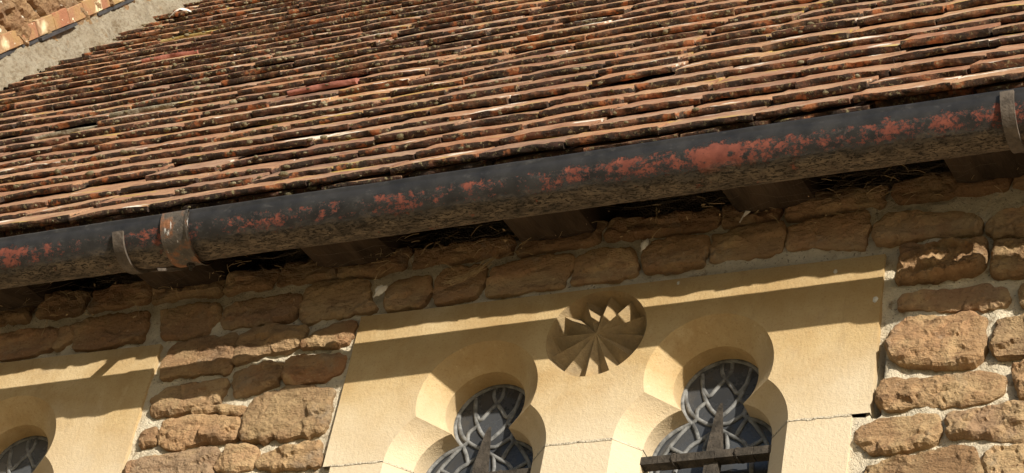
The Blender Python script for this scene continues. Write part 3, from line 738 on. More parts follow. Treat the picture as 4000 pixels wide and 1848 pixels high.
        block = {tuple(sorted(e)) for e, src in zip(es, oe) if len(src)}
        tri = [f for f in fs if inpoly(sum(vs[i].x for i in f) / 3, sum(vs[i].y for i in f) / 3, pr)]
        adj = {}
        for ti, f in enumerate(tri):
            for a, b in ((f[0], f[1]), (f[1], f[2]), (f[2], f[0])):
                e = tuple(sorted((a, b)))
                if e not in block: adj.setdefault(e, []).append(ti)
        nb_ = {i: [] for i in range(len(tri))}
        for e, t in adj.items():
            if len(t) == 2: nb_[t[0]].append(t[1]); nb_[t[1]].append(t[0])
        seen = set()
        for i in range(len(tri)):
            if i in seen: continue
            stack = [i]; comp = []
            seen.add(i)
            while stack:
                t = stack.pop(); comp.append(t)
                for u in nb_[t]:
                    if u not in seen: seen.add(u); stack.append(u)
            ids = sorted({v for t in comp for v in tri[t]}); mp = {v: k for k, v in enumerate(ids)}
            P = np.array([(vs[v].x, vs[v].y) for v in ids]); c = P.mean(0)
            tx, tz = random.uniform(-.03, .03), random.uniform(-.03, .03)
            if np.ptp(P[:, 0]) * np.ptp(P[:, 1]) < 4e-5: continue
            yy = DG + 0.001 + tx * (P[:, 0] - c[0]) + tz * (P[:, 1] - c[1])
            mk('pane', np.c_[P[:, 0], yy, P[:, 1]], [tuple(mp[v] for v in tri[t]) for t in comp], M['glass'], win, smooth=False, origin='c')
        for L in lines:
            m = ribbon(L, 0.0078, DG)
            mk('lead_came', m.V, m.F, M['lead'], win)
        br, _ = profile(CH + 0.002, ZB)
        m = ribbon([(cx + x, z) for x, z in br], 0.009, DG - 0.0005, 0.004)
        mk('border_lead', m.V, m.F, M['lead'], win)
        # iron: saddle bars with a pointed stanchion
        sx = cx + 0.008
        for bz in (2.5135, 2.22, 1.92, 1.62):
            m = MB(); wj2 = SIDX + SIDR - CH + 0.004; segs = 7
            xs = np.linspace(cx - wj2, cx + wj2, segs + 1)
            for k in range(segs):
                j = random.uniform(-.0012, .0012)
                m.box((xs[k] + 0.0006, 0.040 + j, bz - 0.008 + j), (xs[k + 1] - 0.0006, 0.062, bz + 0.008 + j))
            for xx in (cx - 0.055, cx + 0.06):
                m.tube([(xx + 0.004 * math.cos(t), 0.051 + 0.016 * math.cos(t), bz + 0.0125 * math.sin(t)) for t in np.linspace(0, 2 * math.pi, 13)], 0.0012, 4)
            mk('saddle_bar', m.V, m.F, M['iron'], win, smooth=False)
        m = MB()
        G = []
        for z, w in ((ZB, 0.010), (2.50, 0.0125), (2.545, 0.0115), (2.60, 0.0068), (2.625, 0.0042), (2.637, 0.0018)):
            jx = random.uniform(-.0008, .0008)
            G.append([(sx - w + jx, 0.062 - w, z), (sx + w + jx, 0.062 - w, z), (sx + w + jx, 0.060 + w * .6, z), (sx - w + jx, 0.060 + w * .6, z)])
        m.grid(G, close=True)
        m.add(G[-1], [(0, 1, 2, 3)])
        mk('stanchion', m.V, m.F, M['iron'], win, smooth=False)
    # sill
    m = MB(); m.box((x0 + 0.02, -0.06, ZB - 0.10), (x1 - 0.03, 0.12, ZB - 0.0025))
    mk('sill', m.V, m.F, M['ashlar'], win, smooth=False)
    return win
make_window(-2.203, -1.180, (-1.922, -1.480), (-1.7065, 2.7765), 'two-light ochre stone window with trefoil heads and a star rosette')
make_window(-3.665, -2.642, (-3.384, -2.942), (-3.1685, 2.7765), 'ochre stone window mostly cut off, its right-hand trefoil just showing')

# ================================================================ roof
PITCH = math.radians(56.5); TP = math.radians(49.2)
E0 = np.array([-0.261, 2.9885])                   # (y, z) of the eaves tiles' lower arris
GA = 0.0985                                        # gauge
SD = np.array([math.cos(PITCH), math.sin(PITCH)]); ND = np.array([-math.sin(PITCH), math.cos(PITCH)])
RX0, RX1 = -4.115, 0.6
def rp(s, n): return E0 + SD * s + ND * n
b0, b1 = rp(0.05, -0.045), rp(5.2, -0.045); c0, c1 = rp(0.05, -0.065), rp(5.2, -0.065)
roof = mk('roof', [(x, p[0], p[1]) for x in (-4.12, 7.0) for p in (b0, b1, c1, c0)],
          [(0, 4, 5, 1), (1, 5, 6, 2), (2, 6, 7, 3), (3, 7, 4, 0), (0, 1, 2, 3), (4, 7, 6, 5)], M['dark_timber'], church, smooth=False)
def tile_mesh(seed, w=0.171, t=0.0128, L=0.235):
    r = np.random.default_rng(seed)
    nx = 15
    xs = np.linspace(-w / 2, w / 2, nx)
    sec = [(L, t), (0.12, t), (0.07, t), (0.035, t), (0.014, t), (0.005, t), (0.0006, t - 0.0002), (0.0006, t - 0.0002), (-0.0004, t * 0.76), (-0.0006, t * 0.5), (0.0002, t * 0.24), (0.0014, 0.0004), (0.012, 0), (L, 0)]
    tl = [0, 0, 0, 0, 0.0, 0.05, 0.30, 0.85, 1, 1, 1, 1, 1, 0.5]
    chip = np.zeros(nx)
    if r.random() < 0.45:
        k = r.integers(0, nx - 4); chip[k:k + r.integers(2, 5)] = r.uniform(0.002, 0.007)
    wav = fbm(np.c_[xs * 22, np.full(nx, seed * .37), np.zeros(nx)], 3, seed) * 0.0026 + chip
    camb = r.uniform(-0.0015, 0.0035); tw = r.uniform(-0.012, 0.012)
    V = []; A = []
    for x, wv in zip(xs, wav):
        for (y, z), tt in zip(sec, tl):
            fade = max(0.0, 1 - y / 0.06)
            zz = z - camb * (2 * x / w) ** 2 * (0.4 + 0.6 * fade) + tw * x * fade
            V.append((x, y + wv * fade, zz)); A.append(tt)
    V = np.array(V)
    A = np.array(A)
    nz = fbm(V * np.array([70, 70, 160]) + seed, 3, seed + 2)
    front = (V[:, 1] < 0.01)
    V[:, 1] += np.where(front, nz * 0.0018, 0); V[:, 2] += nz * np.where(front, 0.0012, 0.0007) * (V[:, 1] < 0.15)
    ns = len(sec); F = []
    for i in range(nx - 1):
        for j in range(ns - 1):
            if j != 6: F.append((i * ns + j, i * ns + j + 1, (i + 1) * ns + j + 1, (i + 1) * ns + j))
    # square sides
    n0 = len(V)
    left = list(range(ns)); rightv = [(nx - 1) * ns + j for j in range(ns)]
    V = np.vstack([V, V[left], V[rightv]]); A = np.r_[A, A[left] * 0.6 + 0.3, A[rightv] * 0.6 + 0.3]
    F.append(tuple(n0 + j for j in range(ns))[::-1]); F.append(tuple(n0 + ns + j for j in range(ns)))
    me = bpy.data.meshes.new('tile')
    me.from_pydata(V.tolist(), [], F)
    a = me.attributes.new('tail', 'FLOAT', 'POINT'); a.data.foreach_set('value', A.astype(np.float32))
    me.polygons.foreach_set('use_smooth', [len(p.vertices) == 4 for p in me.polygons])
    me.materials.append(M['tile']); me.update()
    return me
VAR = [tile_mesh(1000 + i, w=0.171 + random.uniform(-.008, .006), t=0.0128 + random.uniform(-.0016, .0016)) for i in range(44)]
NARROW = [tile_mesh(1200 + i, w=0.085) for i in range(4)]
def clone_mat(me, mat):
    c = me.copy(); c.materials.clear(); c.materials.append(mat); return c
PINK, YEL, GREY = clone_mat(VAR[3], M['pink']), clone_mat(VAR[5], M['yellow']), [clone_mat(VAR[i], M['greylichen']) for i in (7, 8, 9)]
placed = []        # (distance, mesh, location, rotation)
rr_ = random.Random(11)
CAM = np.array([0, -D, 0.0])
def put(me, x, y, z, rot):
    placed.append((float(np.linalg.norm(np.array([x, y, z]) - CAM)), me, (x, y, z + EYE), rot))
NROWS = 44
hole = [(9.9, -2.745, 0.03), (4.0, -2.69, 0.04), (12.5, -3.10, 0.03), (3.05, -2.80, 0.03), (14.0, -2.0, 0.03)]
for k in range(-1, NROWS):
    s0 = max(k, 0) * GA
    x = RX0 + 0.004 + (0.0855 if k % 2 else 0.0) - rr_.uniform(0, 0.02)
    first = True
    while x < 1.1:
        me = rr_.choice(VAR)
        w = 0.1735 + rr_.uniform(-0.004, 0.006)
        if first and k % 2: me = rr_.choice(NARROW); w = 0.088; first = False
        else: first = False
        xc = x + w / 2
        x += w
        und = vnoise(np.array([[xc * 1.1, k * 0.17, 0.3]]), 5)[0] * 0.010 + vnoise(np.array([[xc * 3.5, k * 0.6, 1.3]]), 6)[0] * 0.0035
        dip = vnoise(np.array([[xc * 0.8, k * 0.11, 4.3]]), 8)[0] * 0.012
        n = und + rr_.uniform(-.0012, .0012); s = s0 + dip * min(1, k / 2 if k > 0 else 0) + rr_.gauss(0, 0.0034)
        rx = TP + rr_.gauss(0, 0.007); ry = rr_.gauss(0, 0.0075); rz = rr_.gauss(0, 0.008)
        u = rr_.random()
        if k > 0:
            if u < 0.09: rx -= rr_.uniform(0.02, 0.05); n += 0.001                # tail kicked up
            elif u < 0.14: s -= rr_.uniform(0.008, 0.022); rz += rr_.uniform(-.03, .03)   # slipped
            elif u < 0.18: ry += rr_.uniform(-.045, .045)
        if k == -1:                                                        # under-eaves course
            s = 0.004 + rr_.gauss(0, 0.004); n = -0.0150 + rr_.uniform(-.0015, .001); rx = TP + 0.02
        if k == 0: s = rr_.gauss(0, 0.002); n = max(-0.001, n * 0.5 + 0.001)
        skip = any(abs(k - hk) < 0.5 and abs(xc - hx) < 0.085 for hk, hx, _ in hole)
        if skip:
            s += 0.055; n -= 0.006; rx += 0.02                             # broken tail: dark gap
        p = rp(s, n)
        if k == 10 and -2.69 < xc < -2.52: me = PINK; rx -= 0.03; s -= .01
        elif k == 23 and -3.82 < xc < -3.6: me = YEL
        elif k in (10, 11) and -3.42 < xc < -3.14 and k * 1.0 == (10 if xc < -3.28 else 11): me = rr_.choice(GREY); rx -= 0.035
        elif k == 19 and -3.54 < xc < -3.38: me = PINK; rx -= 0.01
        put(me, xc, p[0], p[1], (rx, ry, rz))
# tiles in view, nearest first: 300 single ones, the rest of the slope joined
def in_view(loc, margin):
    v = Vector((loc[0], loc[1] + D, loc[2] - EYE))
    q = (v.dot(right), v.dot(down), v.dot(fwd))
    f = 91.14 / 36.0
    return abs(q[0] / q[2] * f) < 0.5 + margin and abs(q[1] / q[2] * f) < 0.231 + margin
placed.sort(key=lambda t: (0 if in_view(t[2], 0.012) else 1, t[0]))
single = placed[:300]; rest = [t for t in placed[300:] if in_view(t[2], 0.55)]
for d, me, loc, rot in single:
    o = bpy.data.objects.new('tile', me); o.location = loc; o.rotation_euler = rot
    col.objects.link(o); o.parent = roof; o.matrix_parent_inverse = world_of(roof).inverted()
    if me is PINK: o['label'] = 'clean pinkish red tile'
    if me is YEL: o['label'] = 'tile coated with yellow lichen'
# distant courses: one mesh, a colour value per tile so they vary like the rest
far = {}
for d, me, loc, rot in rest:
    key = me.materials[0].name
    far.setdefault(key, []).append((me, loc, rot))
def mat_far_tile():
    m = M['tile'].copy(); m.name = 'weathered_clay_tile_far'
    nt = m.node_tree
    oi = [n for n in nt.nodes if n.type == 'OBJECT_INFO'][0]
    at = nt.nodes.new('ShaderNodeAttribute'); at.attribute_name = 'shade'
    for l in list(oi.outputs['Random'].links):
        nt.links.new(at.outputs['Fac'], l.to_socket)
    return m
M['far'] = mat_far_tile()
Vs, Fs, As, Ss = [], [], [], []; base = 0
for key, items in far.items():
    for me, loc, rot in items:
        nv = len(me.vertices); co = np.empty(nv * 3, np.float32); me.vertices.foreach_get('co', co); co = co.reshape(-1, 3)
        from mathutils import Euler
        R = np.array(Euler(rot).to_matrix()); V = co @ R.T + np.array(loc)
        Vs.append(V); a = np.empty(nv, np.float32); me.attributes['tail'].data.foreach_get('value', a); As.append(a)
        Ss.append(np.full(nv, rr_.random(), np.float32))
        Fs += [tuple(v + base for v in p.vertices) for p in me.polygons]; base += nv
fo = mk('tiles', np.vstack(Vs), Fs, M['far'], roof, attrs={'tail': np.concatenate(As), 'shade': np.concatenate(Ss)}, zo=0)
fo['kind'] = 'stuff'
fo.data.polygons.foreach_set('use_smooth', [len(p.vertices) == 4 for p in fo.data.polygons])
# rafters
for xc, w in ((-3.42, .13), (-3.02, .13), (-2.61, .15), (-2.235, .15), (-1.815, .14), (-1.39, .14), (-0.985, .14), (-0.57, .14), (-0.15, .14)):
    prof = [(-0.114, 2.977), (-0.150, 3.026), (-0.162, 3.055), (0.05, 3.36), (0.30, 3.74), (0.30, 3.50), (0.02, 3.03), (-0.03, 2.996)]
    m = MB(); x0, x1 = xc - w / 2, xc + w / 2; n = len(prof)
    N = 8
    G = []
    for i in range(N):
        x = x0 + (x1 - x0) * i / (N - 1)
        lift = 0.024 * max(0.0, (i / (N - 1) - 0.62) / 0.38) ** 2 + 0.008 * max(0.0, (0.2 - i / (N - 1)) / 0.2)
        G.append([(x, y + (lift * 0.6 if z < 3.0 else 0) + 0.006 * vnoise(np.array([[x * 40, y * 30, z * 30]]), 3)[0], z + (lift if z < 3.0 else 0) + 0.005 * vnoise(np.array([[x * 30, y * 40, z * 30]]), 4)[0]) for y, z in prof])
    m.grid(G, close=True, flip=True); m.add(G[0], [tuple(range(n))]); m.add(G[-1], [tuple(range(n))[::-1]])
    mk('rafter', m.V, m.F, M['timber'], roof, smooth=False)

# ================================================================ taller wall the roof runs into
GX = -4.118
def gable():
    st = 0.009
    ys = np.arange(0.1, 2.6, st); zs = np.arange(4.0, 6.9, st)
    Y, Z = np.meshgrid(ys, zs)
    keep = (Z - E0[1]) - (Y - E0[0]) * math.tan(PITCH) > -0.30
    P = np.c_[Y.ravel() * 1.0, np.full(Y.size, 3.3), Z.ravel()]
    x = GX + (0.006 * fbm(P * 10, 3, 51) + 0.005 * fbm(P * 42, 3, 52)).reshape(Y.shape) - 0.006
    G = np.stack([x, Y, Z], -1); m, n = Y.shape
    k = keep[:-1, :-1] | keep[1:, :-1]
    ii, jj = np.nonzero(k)
    F = np.stack([ii * n + jj, ii * n + jj + 1, (ii + 1) * n + jj + 1, (ii + 1) * n + jj], -1)
    V = G.reshape(-1, 3); used = np.unique(F); mp = -np.ones(len(V), int); mp[used] = np.arange(len(used))
    V = V[used].tolist(); F = mp[F].tolist()
    k = len(V); X = GX - 0.012
    for (y0, y1, z0, z1) in ((-1.2, 0.1, -EYE, 8.0), (0.1, 2.6, -EYE, 4.01), (0.1, 2.6, 6.89, 8.0), (2.6, 6.0, -EYE, 8.0)):
        V += [(X, y0, z0), (X, y1, z0), (X, y1, z1), (X, y0, z1)]; F.append([k, k + 1, k + 2, k + 3]); k += 4
    V += [(X, -1.2, -EYE), (X - 1.2, -1.2, -EYE), (X - 1.2, -1.2, 8.0), (X, -1.2, 8.0)]; F.append([k + 1, k, k + 3, k + 2])
    return mk('gable_wall', V, F, M['fillet'], church)
gab = gable()
rg = random.Random(5)
z = 4.02; i = 0
while z < 6.7:
    hgt = rg.uniform(0.062, 0.095)
    ymax = E0[0] + (z + hgt - E0[1] - 0.0) / math.tan(PITCH) + 0.02
    y0 = max(0.1, ymax - 1.7)
    for p in course(y0 - rg.uniform(0, .2), ymax, z, z + hgt - 0.014, 700 + i, 0.14, 0.30):
        c = np.mean(p, 0)
        if (c[1] - E0[1]) - (c[0] - E0[0]) * math.tan(PITCH) < -0.02: continue
        if c[0] < ymax - 1.6: continue
        if area(p) < 0: p = p[::-1]
        V, F = rough_stone(p, 800 + i * 7 + int(c[0] * 50), bulge=rg.uniform(0.010, 0.02), rough=1.5, res=0.009, tilt=(rg.uniform(-.04, .04), rg.uniform(-.06, .06)))
        mk('stone', np.c_[GX - V[:, 2], V[:, 0], V[:, 1]], F, M['gablestone'], gab, smooth=False, origin='c')
    z += hgt; i += 1
# creasing tiles up the abutment, slate slips and the mortar fillet under them
sl = 0.55; k = 0
while sl < 4.3:
    L = rg.uniform(0.078, 0.100); n0 = 0.088 + rg.uniform(-.002, .002); h = 0.048 + rg.uniform(-.002, .003); pr = 0.020 + rg.uniform(-.0015, .0015)
    A = [(sl + 0.0008, n0), (sl + L - 0.0008, n0), (sl + L - 0.0008, n0 + h), (sl + 0.0008, n0 + h)]
    m = MB(); G = []
    for x, ins in ((GX - 0.03, 0), (GX + pr - 0.003, 0), (GX + pr, 0.002)):
        row = []
        for (s_, n_), (ds, dn) in zip(A, ((1, 1), (-1, 1), (-1, -1), (1, -1))):
            q = rp(s_ + ds * ins, n_ + dn * ins); row.append((x + rg.uniform(-.0006, .0006), q[0], q[1]))
        G.append(row)
    m.grid(G, close=True); m.add(G[-1], [(0, 1, 2, 3)])
    mk('creasing_tile', m.V, m.F, M['crease'], gab, smooth=False, origin='c')
    if rg.random() < 0.55:
        m = MB(); n1 = n0 - 0.011
        cr = [(sl - .01, n1), (sl + L * 1.3, n1 + .001), (sl + L * 1.3, n1 + 0.009), (sl - .01, n1 + 0.009)]
        G = [[(x, *rp(s_, n_)) for s_, n_ in cr] for x in (GX - .03, GX + pr + rg.uniform(-.01, .012))]
        m.grid(G, close=True); m.add(G[-1], [(0, 1, 2, 3)])
        mk('slate_slip', m.V, m.F, M['slate'], gab, smooth=False, origin='c')
    sl += L; k += 1
ss = np.arange(0.3, 4.5, 0.007); us = np.linspace(0, 1, 18)
S_, U_ = np.meshgrid(ss, us, indexing='ij')
xx = GX - 0.01 + (0.078) * U_; nn = 0.098 - 0.104 * U_ ** 1.25
P = np.c_[S_.ravel() * 1.0, U_.ravel() * 0.1, np.zeros(S_.size)]
nz = (0.010 * fbm(P * 9, 3, 61) + 0.007 * fbm(P * 45, 3, 62) + 0.004 * fbm(P * 110, 2, 64)).reshape(S_.shape)
edge = (0.014 * fbm(np.c_[ss * 14, ss * 0, ss * 0], 3, 63))[:, None] * U_ ** 3
nn = nn + nz * (0.4 + U_); xx = xx + edge + nz * 0.4
G = np.stack([xx, E0[0] + SD[0] * S_ + ND[0] * nn, E0[1] + SD[1] * S_ + ND[1] * nn], -1)
m = MB(); m.grid(G, flip=True)
mk('mortar_fillet', m.V, m.F, M['fillet'], gab)

# ================================================================ gutter
gut = empty('rain_gutter', (-1.8, -0.2475, 2.87 + EYE))
tag(gut, 'half-round black iron rain gutter with flaking red primer along the eaves', 'gutter')
GR = 0.0555
def gc(x): return -(0.2475 - 0.0055 * (x + 1.85)), 2.926 + 0.0055 * (x + 1.85)
def gutter_piece(name, x0, x1, r0, thick, mat, flare=None, step=0.012, rim=True):
    n = max(4, int((x1 - x0) / step)); xs = np.linspace(x0, x1, n)
    sec = []
    if rim: sec += [(r0 - 0.006, -6, 0.0), (r0 + 0.0022, -5, 0.0)]
    sec += [(r0 + (0.0022 if rim else 0), -1.5, 0.0)]
    sec += [(r0, a, a / 180) for a in np.linspace(2, 180, 40)]
    sec += [(r0 - thick, a, a / 180) for a in np.linspace(180, 2, 18)]
    m = MB(); G = []; A = []
    for x in xs:
        yc, zc = gc(x); row = []
        fl = 0.0
        if flare:
            for (fx, fw, fr) in flare: fl += fr * max(0.0, 1 - abs(x - fx) / fw)
        for r, a, t in sec:
            a_ = math.radians(a); rr2 = r + fl
            row.append((x, yc - rr2 * math.cos(a_), zc - rr2 * math.sin(a_))); A.append(t)
        G.append(row)
    G = np.array(G); P = G.reshape(-1, 3)
    w = fbm(P * np.array([6, 14, 14]), 3, 77) * 0.0009 + fbm(P * 55, 2, 78) * 0.0004
    yc = np.array([gc(x) for x in P[:, 0]]); dv = P[:, 1:] - yc; dv /= np.linalg.norm(dv, axis=1)[:, None]
    P[:, 1:] += dv * w[:, None]
    m.grid(P.reshape(G.shape), close=True, a=A)
    for row, rev in ((G[0], False), (G[-1], True)): pass
    return mk(name, m.V, m.F, mat, gut, attrs={'ang': m.A})
gutter_piece('gutter_length', -4.10, -2.452, GR - 0.0005, 0.004, M['gutter'])
gutter_piece('gutter_length', -2.470, 0.9, GR, 0.004, M['gutter'])
o = gutter_piece('joint_collar', -2.482, -2.424, GR + 0.0055, 0.005, M['rust'], flare=[(-2.426, 0.006, 0.0035)], step=0.003, rim=False)
o['label'] = 'rusty joint collar with a white streak'
yc, zc = gc(-2.45)
m = MB(); a = math.radians(112); q = (yc - 0.066 * math.cos(a), zc - 0.066 * math.sin(a)); q0 = (yc - 0.05 * math.cos(a), zc - 0.05 * math.sin(a)); q1 = (yc - 0.074 * math.cos(a), zc - 0.074 * math.sin(a))
m.tube([(-2.449, *q0), (-2.449, *q), (-2.449, *q)], [0.008, 0.008, 0.0045], 6); m.tube([(-2.449, *q), (-2.449, *q1)], [0.0035, 0.003], 6)
mk('bolt', m.V, m.F, M['iron'], gut, smooth=False)
def bracket(xc, a0, tail):
    yc, zc = gc(xc); w = 0.0225; m = MB()
    pts = [(a, GR + 0.004) for a in np.linspace(a0, 138, 26)]
    line = [(yc - r * math.cos(math.radians(a)), zc - r * math.sin(math.radians(a))) for a, r in pts] + tail
    line = np.array(line); t = np.gradient(line, axis=0); t /= np.linalg.norm(t, axis=1)[:, None]; nr = np.c_[t[:, 1], -t[:, 0]]
    G = []
    for p, n_ in zip(line, nr):
        o_ = p - n_ * 0.0026; i_ = p + n_ * 0.0026
        G.append([(xc - w / 2, *o_), (xc + w / 2, *o_), (xc + w / 2, *i_), (xc - w / 2, *i_)])
    m.grid(G, close=True); m.add(G[0], [(0, 1, 2, 3)]); m.add(G[-1], [(3, 2, 1, 0)])
    return mk('bracket', m.V, m.F, M['strap'], gut, smooth=False)
bracket(-2.574, 22, [(-0.185, 2.905), (-0.160, 2.925), (-0.135, 2.946), (-0.110, 2.966), (-0.09, 2.99)])
bracket(-0.893, 2, [(-0.180, 2.912), (-0.155, 2.930), (-0.130, 2.950), (-0.105, 2.972), (-0.09, 2.99)])
bracket(-3.75, 10, [(-0.185, 2.905), (-0.160, 2.925), (-0.135, 2.946), (-0.110, 2.966), (-0.09, 2.99)])

# ================================================================ moss and lichen cushions on the courses
mm = MB()
ico_v = []
phi = (1 + 5 ** 0.5) / 2
for a in (-1, 1):
    for b_ in (-phi, phi): ico_v += [(0, a, b_), (a, b_, 0), (b_, 0, a)]
ico_v = np.array(ico_v) / math.hypot(1, phi)
def hull(v):
    F = []
    n = len(v)
    for i in range(n):
        for j in range(i + 1, n):
            for k in range(j + 1, n):
                nn_ = np.cross(v[j] - v[i], v[k] - v[i]); d = (v - v[i]) @ nn_
                if (d < 1e-6).all(): F.append((i, j, k))
                elif (d > -1e-6).all(): F.append((i, k, j))
    return F
ico_f = hull(ico_v)
def subdiv(v, f):
    v = [tuple(p) for p in v]; c = {}; F = []
    def mid(a, b):
        k = (min(a, b), max(a, b))
        if k not in c:
            p = (np.array(v[a]) + np.array(v[b])); p /= np.linalg.norm(p); c[k] = len(v); v.append(tuple(p))
        return c[k]
    for a, b, d in f:
        x, y, z_ = mid(a, b), mid(b, d), mid(d, a)
        F += [(a, x, z_), (x, b, y), (z_, y, d), (x, y, z_)]
    return np.array(v), F
sv, sf = subdiv(ico_v, ico_f)
rm = random.Random(3)
for d, me, loc, rot in placed:
    if not in_view(loc, 0.05): continue
    dens = 0.10 + 0.75 * max(0.0, vnoise(np.array([[loc[0] * 1.3, loc[2] * 1.3, 0.5]]), 90)[0] + 0.25)
    if loc[0] > -2.0: dens *= 0.35
    cnt = int(dens * 13 * rm.random() + rm.random() * dens * 3)
    for _ in range(cnt):
        s_ = rm.uniform(0.0013, 0.0042) * (1.6 if rm.random() < 0.10 else 1)
        xx = loc[0] + rm.uniform(-.085, .085)
        if rm.random() < 0.6: off = SD * (GA - 0.012 - rm.random() * .01) + ND * 0.012       # in the angle above a tile
        else: off = SD * rm.uniform(-.002, .004) + ND * rm.uniform(0.002, 0.012)             # on the tail
        c3 = np.array([xx, loc[1] + off[0], loc[2] - EYE + off[1]])
        nzv = 1 + 0.35 * vnoise(sv * 2.2 + rm.random() * 50, 7)
        mm.add(sv * nzv[:, None] * s_ * np.array([rm.uniform(1, 2.0), 0.9, 0.9]) + c3, sf)
mo = mk('moss', mm.V, mm.F, M['moss'])
tag(mo, 'small grey-green cushions of moss and lichen dotted over the roof tiles', 'moss', kind='stuff')

# ================================================================ debris under the eaves
def strand(m, p, L, droop, r=0.0007, seed=0):
    q = random.Random(seed); d = Vector((q.gauss(0, 1), q.gauss(0, .25), q.gauss(0, .6))).normalized(); P = [Vector(p)]
    for k in range(6):
        d = (d + Vector((q.gauss(0, .12), q.gauss(0, .06), -droop + q.gauss(0, .08)))).normalized()
        P.append(P[-1] + d * L / 6)
    for v in P: v.y = min(v.y, -0.004)
    m.tube([tuple(v) for v in P], r, 3)
m = MB(); q = random.Random(21)
centres = [(-2.93, 3.0), (-2.55, 3.0), (-2.30, 3.02), (-2.08, 3.0), (-1.98, 3.0), (-1.55, 3.02), (-1.18, 2.99), (-1.05, 3.0)]
for k in range(150):
    c = q.choice(centres)
    p = (c[0] + q.gauss(0, .10), -q.uniform(0.010, 0.05), c[1] + q.gauss(0, .024))
    strand(m, p, q.uniform(0.012, 0.042), q.uniform(0, .25), q.uniform(.0003, .0007), 500 + k)
for k in range(130):                                          # flakes of leaf and feather in the webs
    q = random.Random(3000 + k); c = Vector((q.uniform(-3.15, -0.85), -q.uniform(.008, .05), 2.99 + q.gauss(0, .035)))
    u = Vector((q.gauss(0, 1), q.gauss(0, .4), q.gauss(0, 1))).normalized() * q.uniform(.0015, .0055); w_ = Vector((q.gauss(0, 1), q.gauss(0, .4), q.gauss(0, 1))).normalized() * q.uniform(.001, .003)
    m.add([tuple(c - u), tuple(c + w_), tuple(c + u + w_ * .3), tuple(c - w_ * .8)], [(0, 1, 2, 3)])
tag(mk('straw', m.V, m.F, M['straw']), 'loose dry straw and nest scraps caught on the wall top under the eaves', 'straw', kind='stuff')
m = MB()
for k in range(16):                                           # hanging wisp of straw above the window
    q = random.Random(900 + k); P = []; ox, oz = q.gauss(0, .005), q.gauss(0, .0045)
    a = Vector((-1.925, -0.020, 2.985)); b = Vector((-2.035, -0.022, 2.925))
    for t in np.linspace(q.uniform(0, .3), q.uniform(.7, 1.05), 9):
        v = a.lerp(b, t); v.z -= 0.022 * math.sin(min(t, 1) * math.pi) ; P.append((v.x + q.gauss(0, .0012) + ox, v.y + q.gauss(0, .002), v.z + q.gauss(0, .0012) + oz))
    m.tube(P, 0.00055, 3)
tag(mk('straw_wisp', m.V, m.F, M['straw']), 'curved wisp of pale straw hanging on the wall above the window', 'straw')
m = MB()
for k in range(190):                                           # cobweb threads
    q = random.Random(1500 + k)
    x = q.uniform(-3.2, -0.8); y0 = -q.uniform(0.02, 0.10); z0 = 3.005 + q.gauss(0, .024); L = q.uniform(.03, .22)
    P = [(x + L * t, y0 + q.gauss(0, .003), z0 + 0.01 * q.random() - 0.012 * math.sin(t * math.pi) + q.gauss(0, .0016)) for t in np.linspace(0, 1, 7)]
    m.tube(P, q.uniform(.00010, .00022), 3)
tag(mk('cobweb', m.V, m.F, M['web']), 'dusty cobweb threads strung below the gutter', 'cobweb', kind='stuff')
def feather(name, c, L, w, axis, nrm, bend, label):
    ax = Vector(axis).normalized(); n_ = Vector(nrm).normalized(); sd = ax.cross(n_).normalized(); n_ = sd.cross(ax)
    m = MB(); rows = []
    N = 14
    for i in range(N):
        t = i / (N - 1); ww = w * (math.sin(math.pi * min(1, t * 0.93 + .07)) ** 0.6) * (0.25 + 0.75 * min(1, t * 4))
        p = Vector(c) + ax * L * (t - .5) + n_ * (bend * math.sin(t * math.pi))
        rows.append([tuple(p - sd * ww + n_ * (-.002 + 0.0012 * math.sin(i * 2.1))), tuple(p - sd * ww * .5), tuple(p + n_ * .0012), tuple(p + sd * ww * .5), tuple(p + sd * ww + n_ * (-.002 + 0.0012 * math.cos(i * 1.7)))])
    m.grid(rows); m.tube([tuple(Vector(c) + ax * L * (t - .5) + n_ * (bend * math.sin(t * math.pi) + .001)) for t in np.linspace(-.15, 1, 8)], [.0012] * 7 + [.0004], 4)
    o = mk(name, m.V, m.F, M['feather']); return tag(o, label, 'feather')
p = rp(25.3 * 0.105, 0.022)
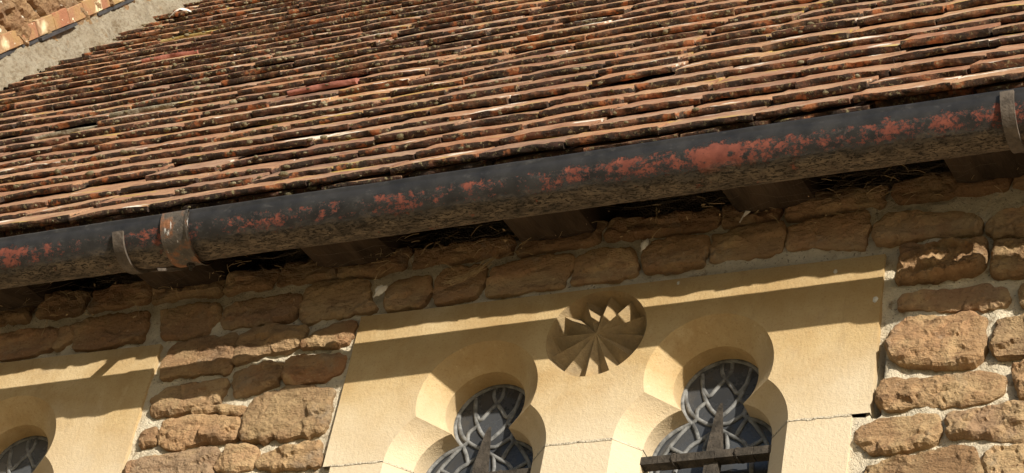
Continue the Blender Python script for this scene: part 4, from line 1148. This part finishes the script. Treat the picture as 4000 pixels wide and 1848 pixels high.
feather('feather', (-3.90, p[0], p[1]), 0.065, 0.013, (1, 0.05, 0.10), (0, -math.sin(PITCH), math.cos(PITCH)), 0.014, 'curled white feather lying on the roof tiles near the mortar fillet')
feather('feather', (-1.42, -0.03, 3.02), 0.085, 0.011, (0.55, -0.1, 0.8), (0, -1, 0.1), 0.006, 'grey-white feather standing among the cobwebs under the gutter')
feather('feather', (-1.635, -0.012, 2.962), 0.026, 0.007, (0.3, 0, 0.9), (0, -1, 0), 0.003, 'tiny white feather stuck to the stone above the rosette')
feather('feather', (-2.165, -0.014, 2.93), 0.030, 0.010, (0.5, 0, 0.5), (0.2, -1, 0), 0.006, 'ragged pale feather caught over the corner of the window head')

# bird droppings
def splat(c, nrm_axis, size, seed, label):
    q = np.random.default_rng(seed); n = 18
    a = np.linspace(0, 2 * np.pi, n, endpoint=False)
    r = size * (0.55 + 0.45 * q.random(n)); r2 = np.roll(r, 1) * 0.4 + r * 0.6
    m = MB()
    U = np.c_[np.cos(a) * r2 * 0.75, np.sin(a) * r2]
    def to3(u, v, h): return (c[0] + u, c[1] - h, c[2] + v) if nrm_axis == 'y' else (c[0] + h, c[1] + u, c[2] + v)
    m.add([to3(u, v, 0.0004) for u, v in U] + [to3(u * .6, v * .6, 0.0022) for u, v in U] + [to3(0, 0, 0.003)],
          [(i, (i + 1) % n, n + (i + 1) % n, n + i) for i in range(n)] + [(n + i, n + (i + 1) % n, 2 * n) for i in range(n)])
    o = mk('bird_dropping', m.V, m.F, M['dropping']); return tag(o, label, 'dropping')
M['dropping'] = mat_plain_noise('bird_dropping', (0.52, 0.52, 0.50), (0.76, 0.76, 0.74), 160, 0.8, 0.2, 0.4, 200, 0.002)
splat((-1.190, 0.0, 2.778), 'y', 0.0085, 1, 'white bird dropping at the right edge of the window head')
splat((-1.268, 0.0, 2.852), 'y', 0.0065, 2, 'small pale dropping on the sunlit strip of the window head')
splat((-1.562, 0.0, 2.870), 'y', 0.0050, 3, 'faint small dropping on the shaded window head above the rosette')
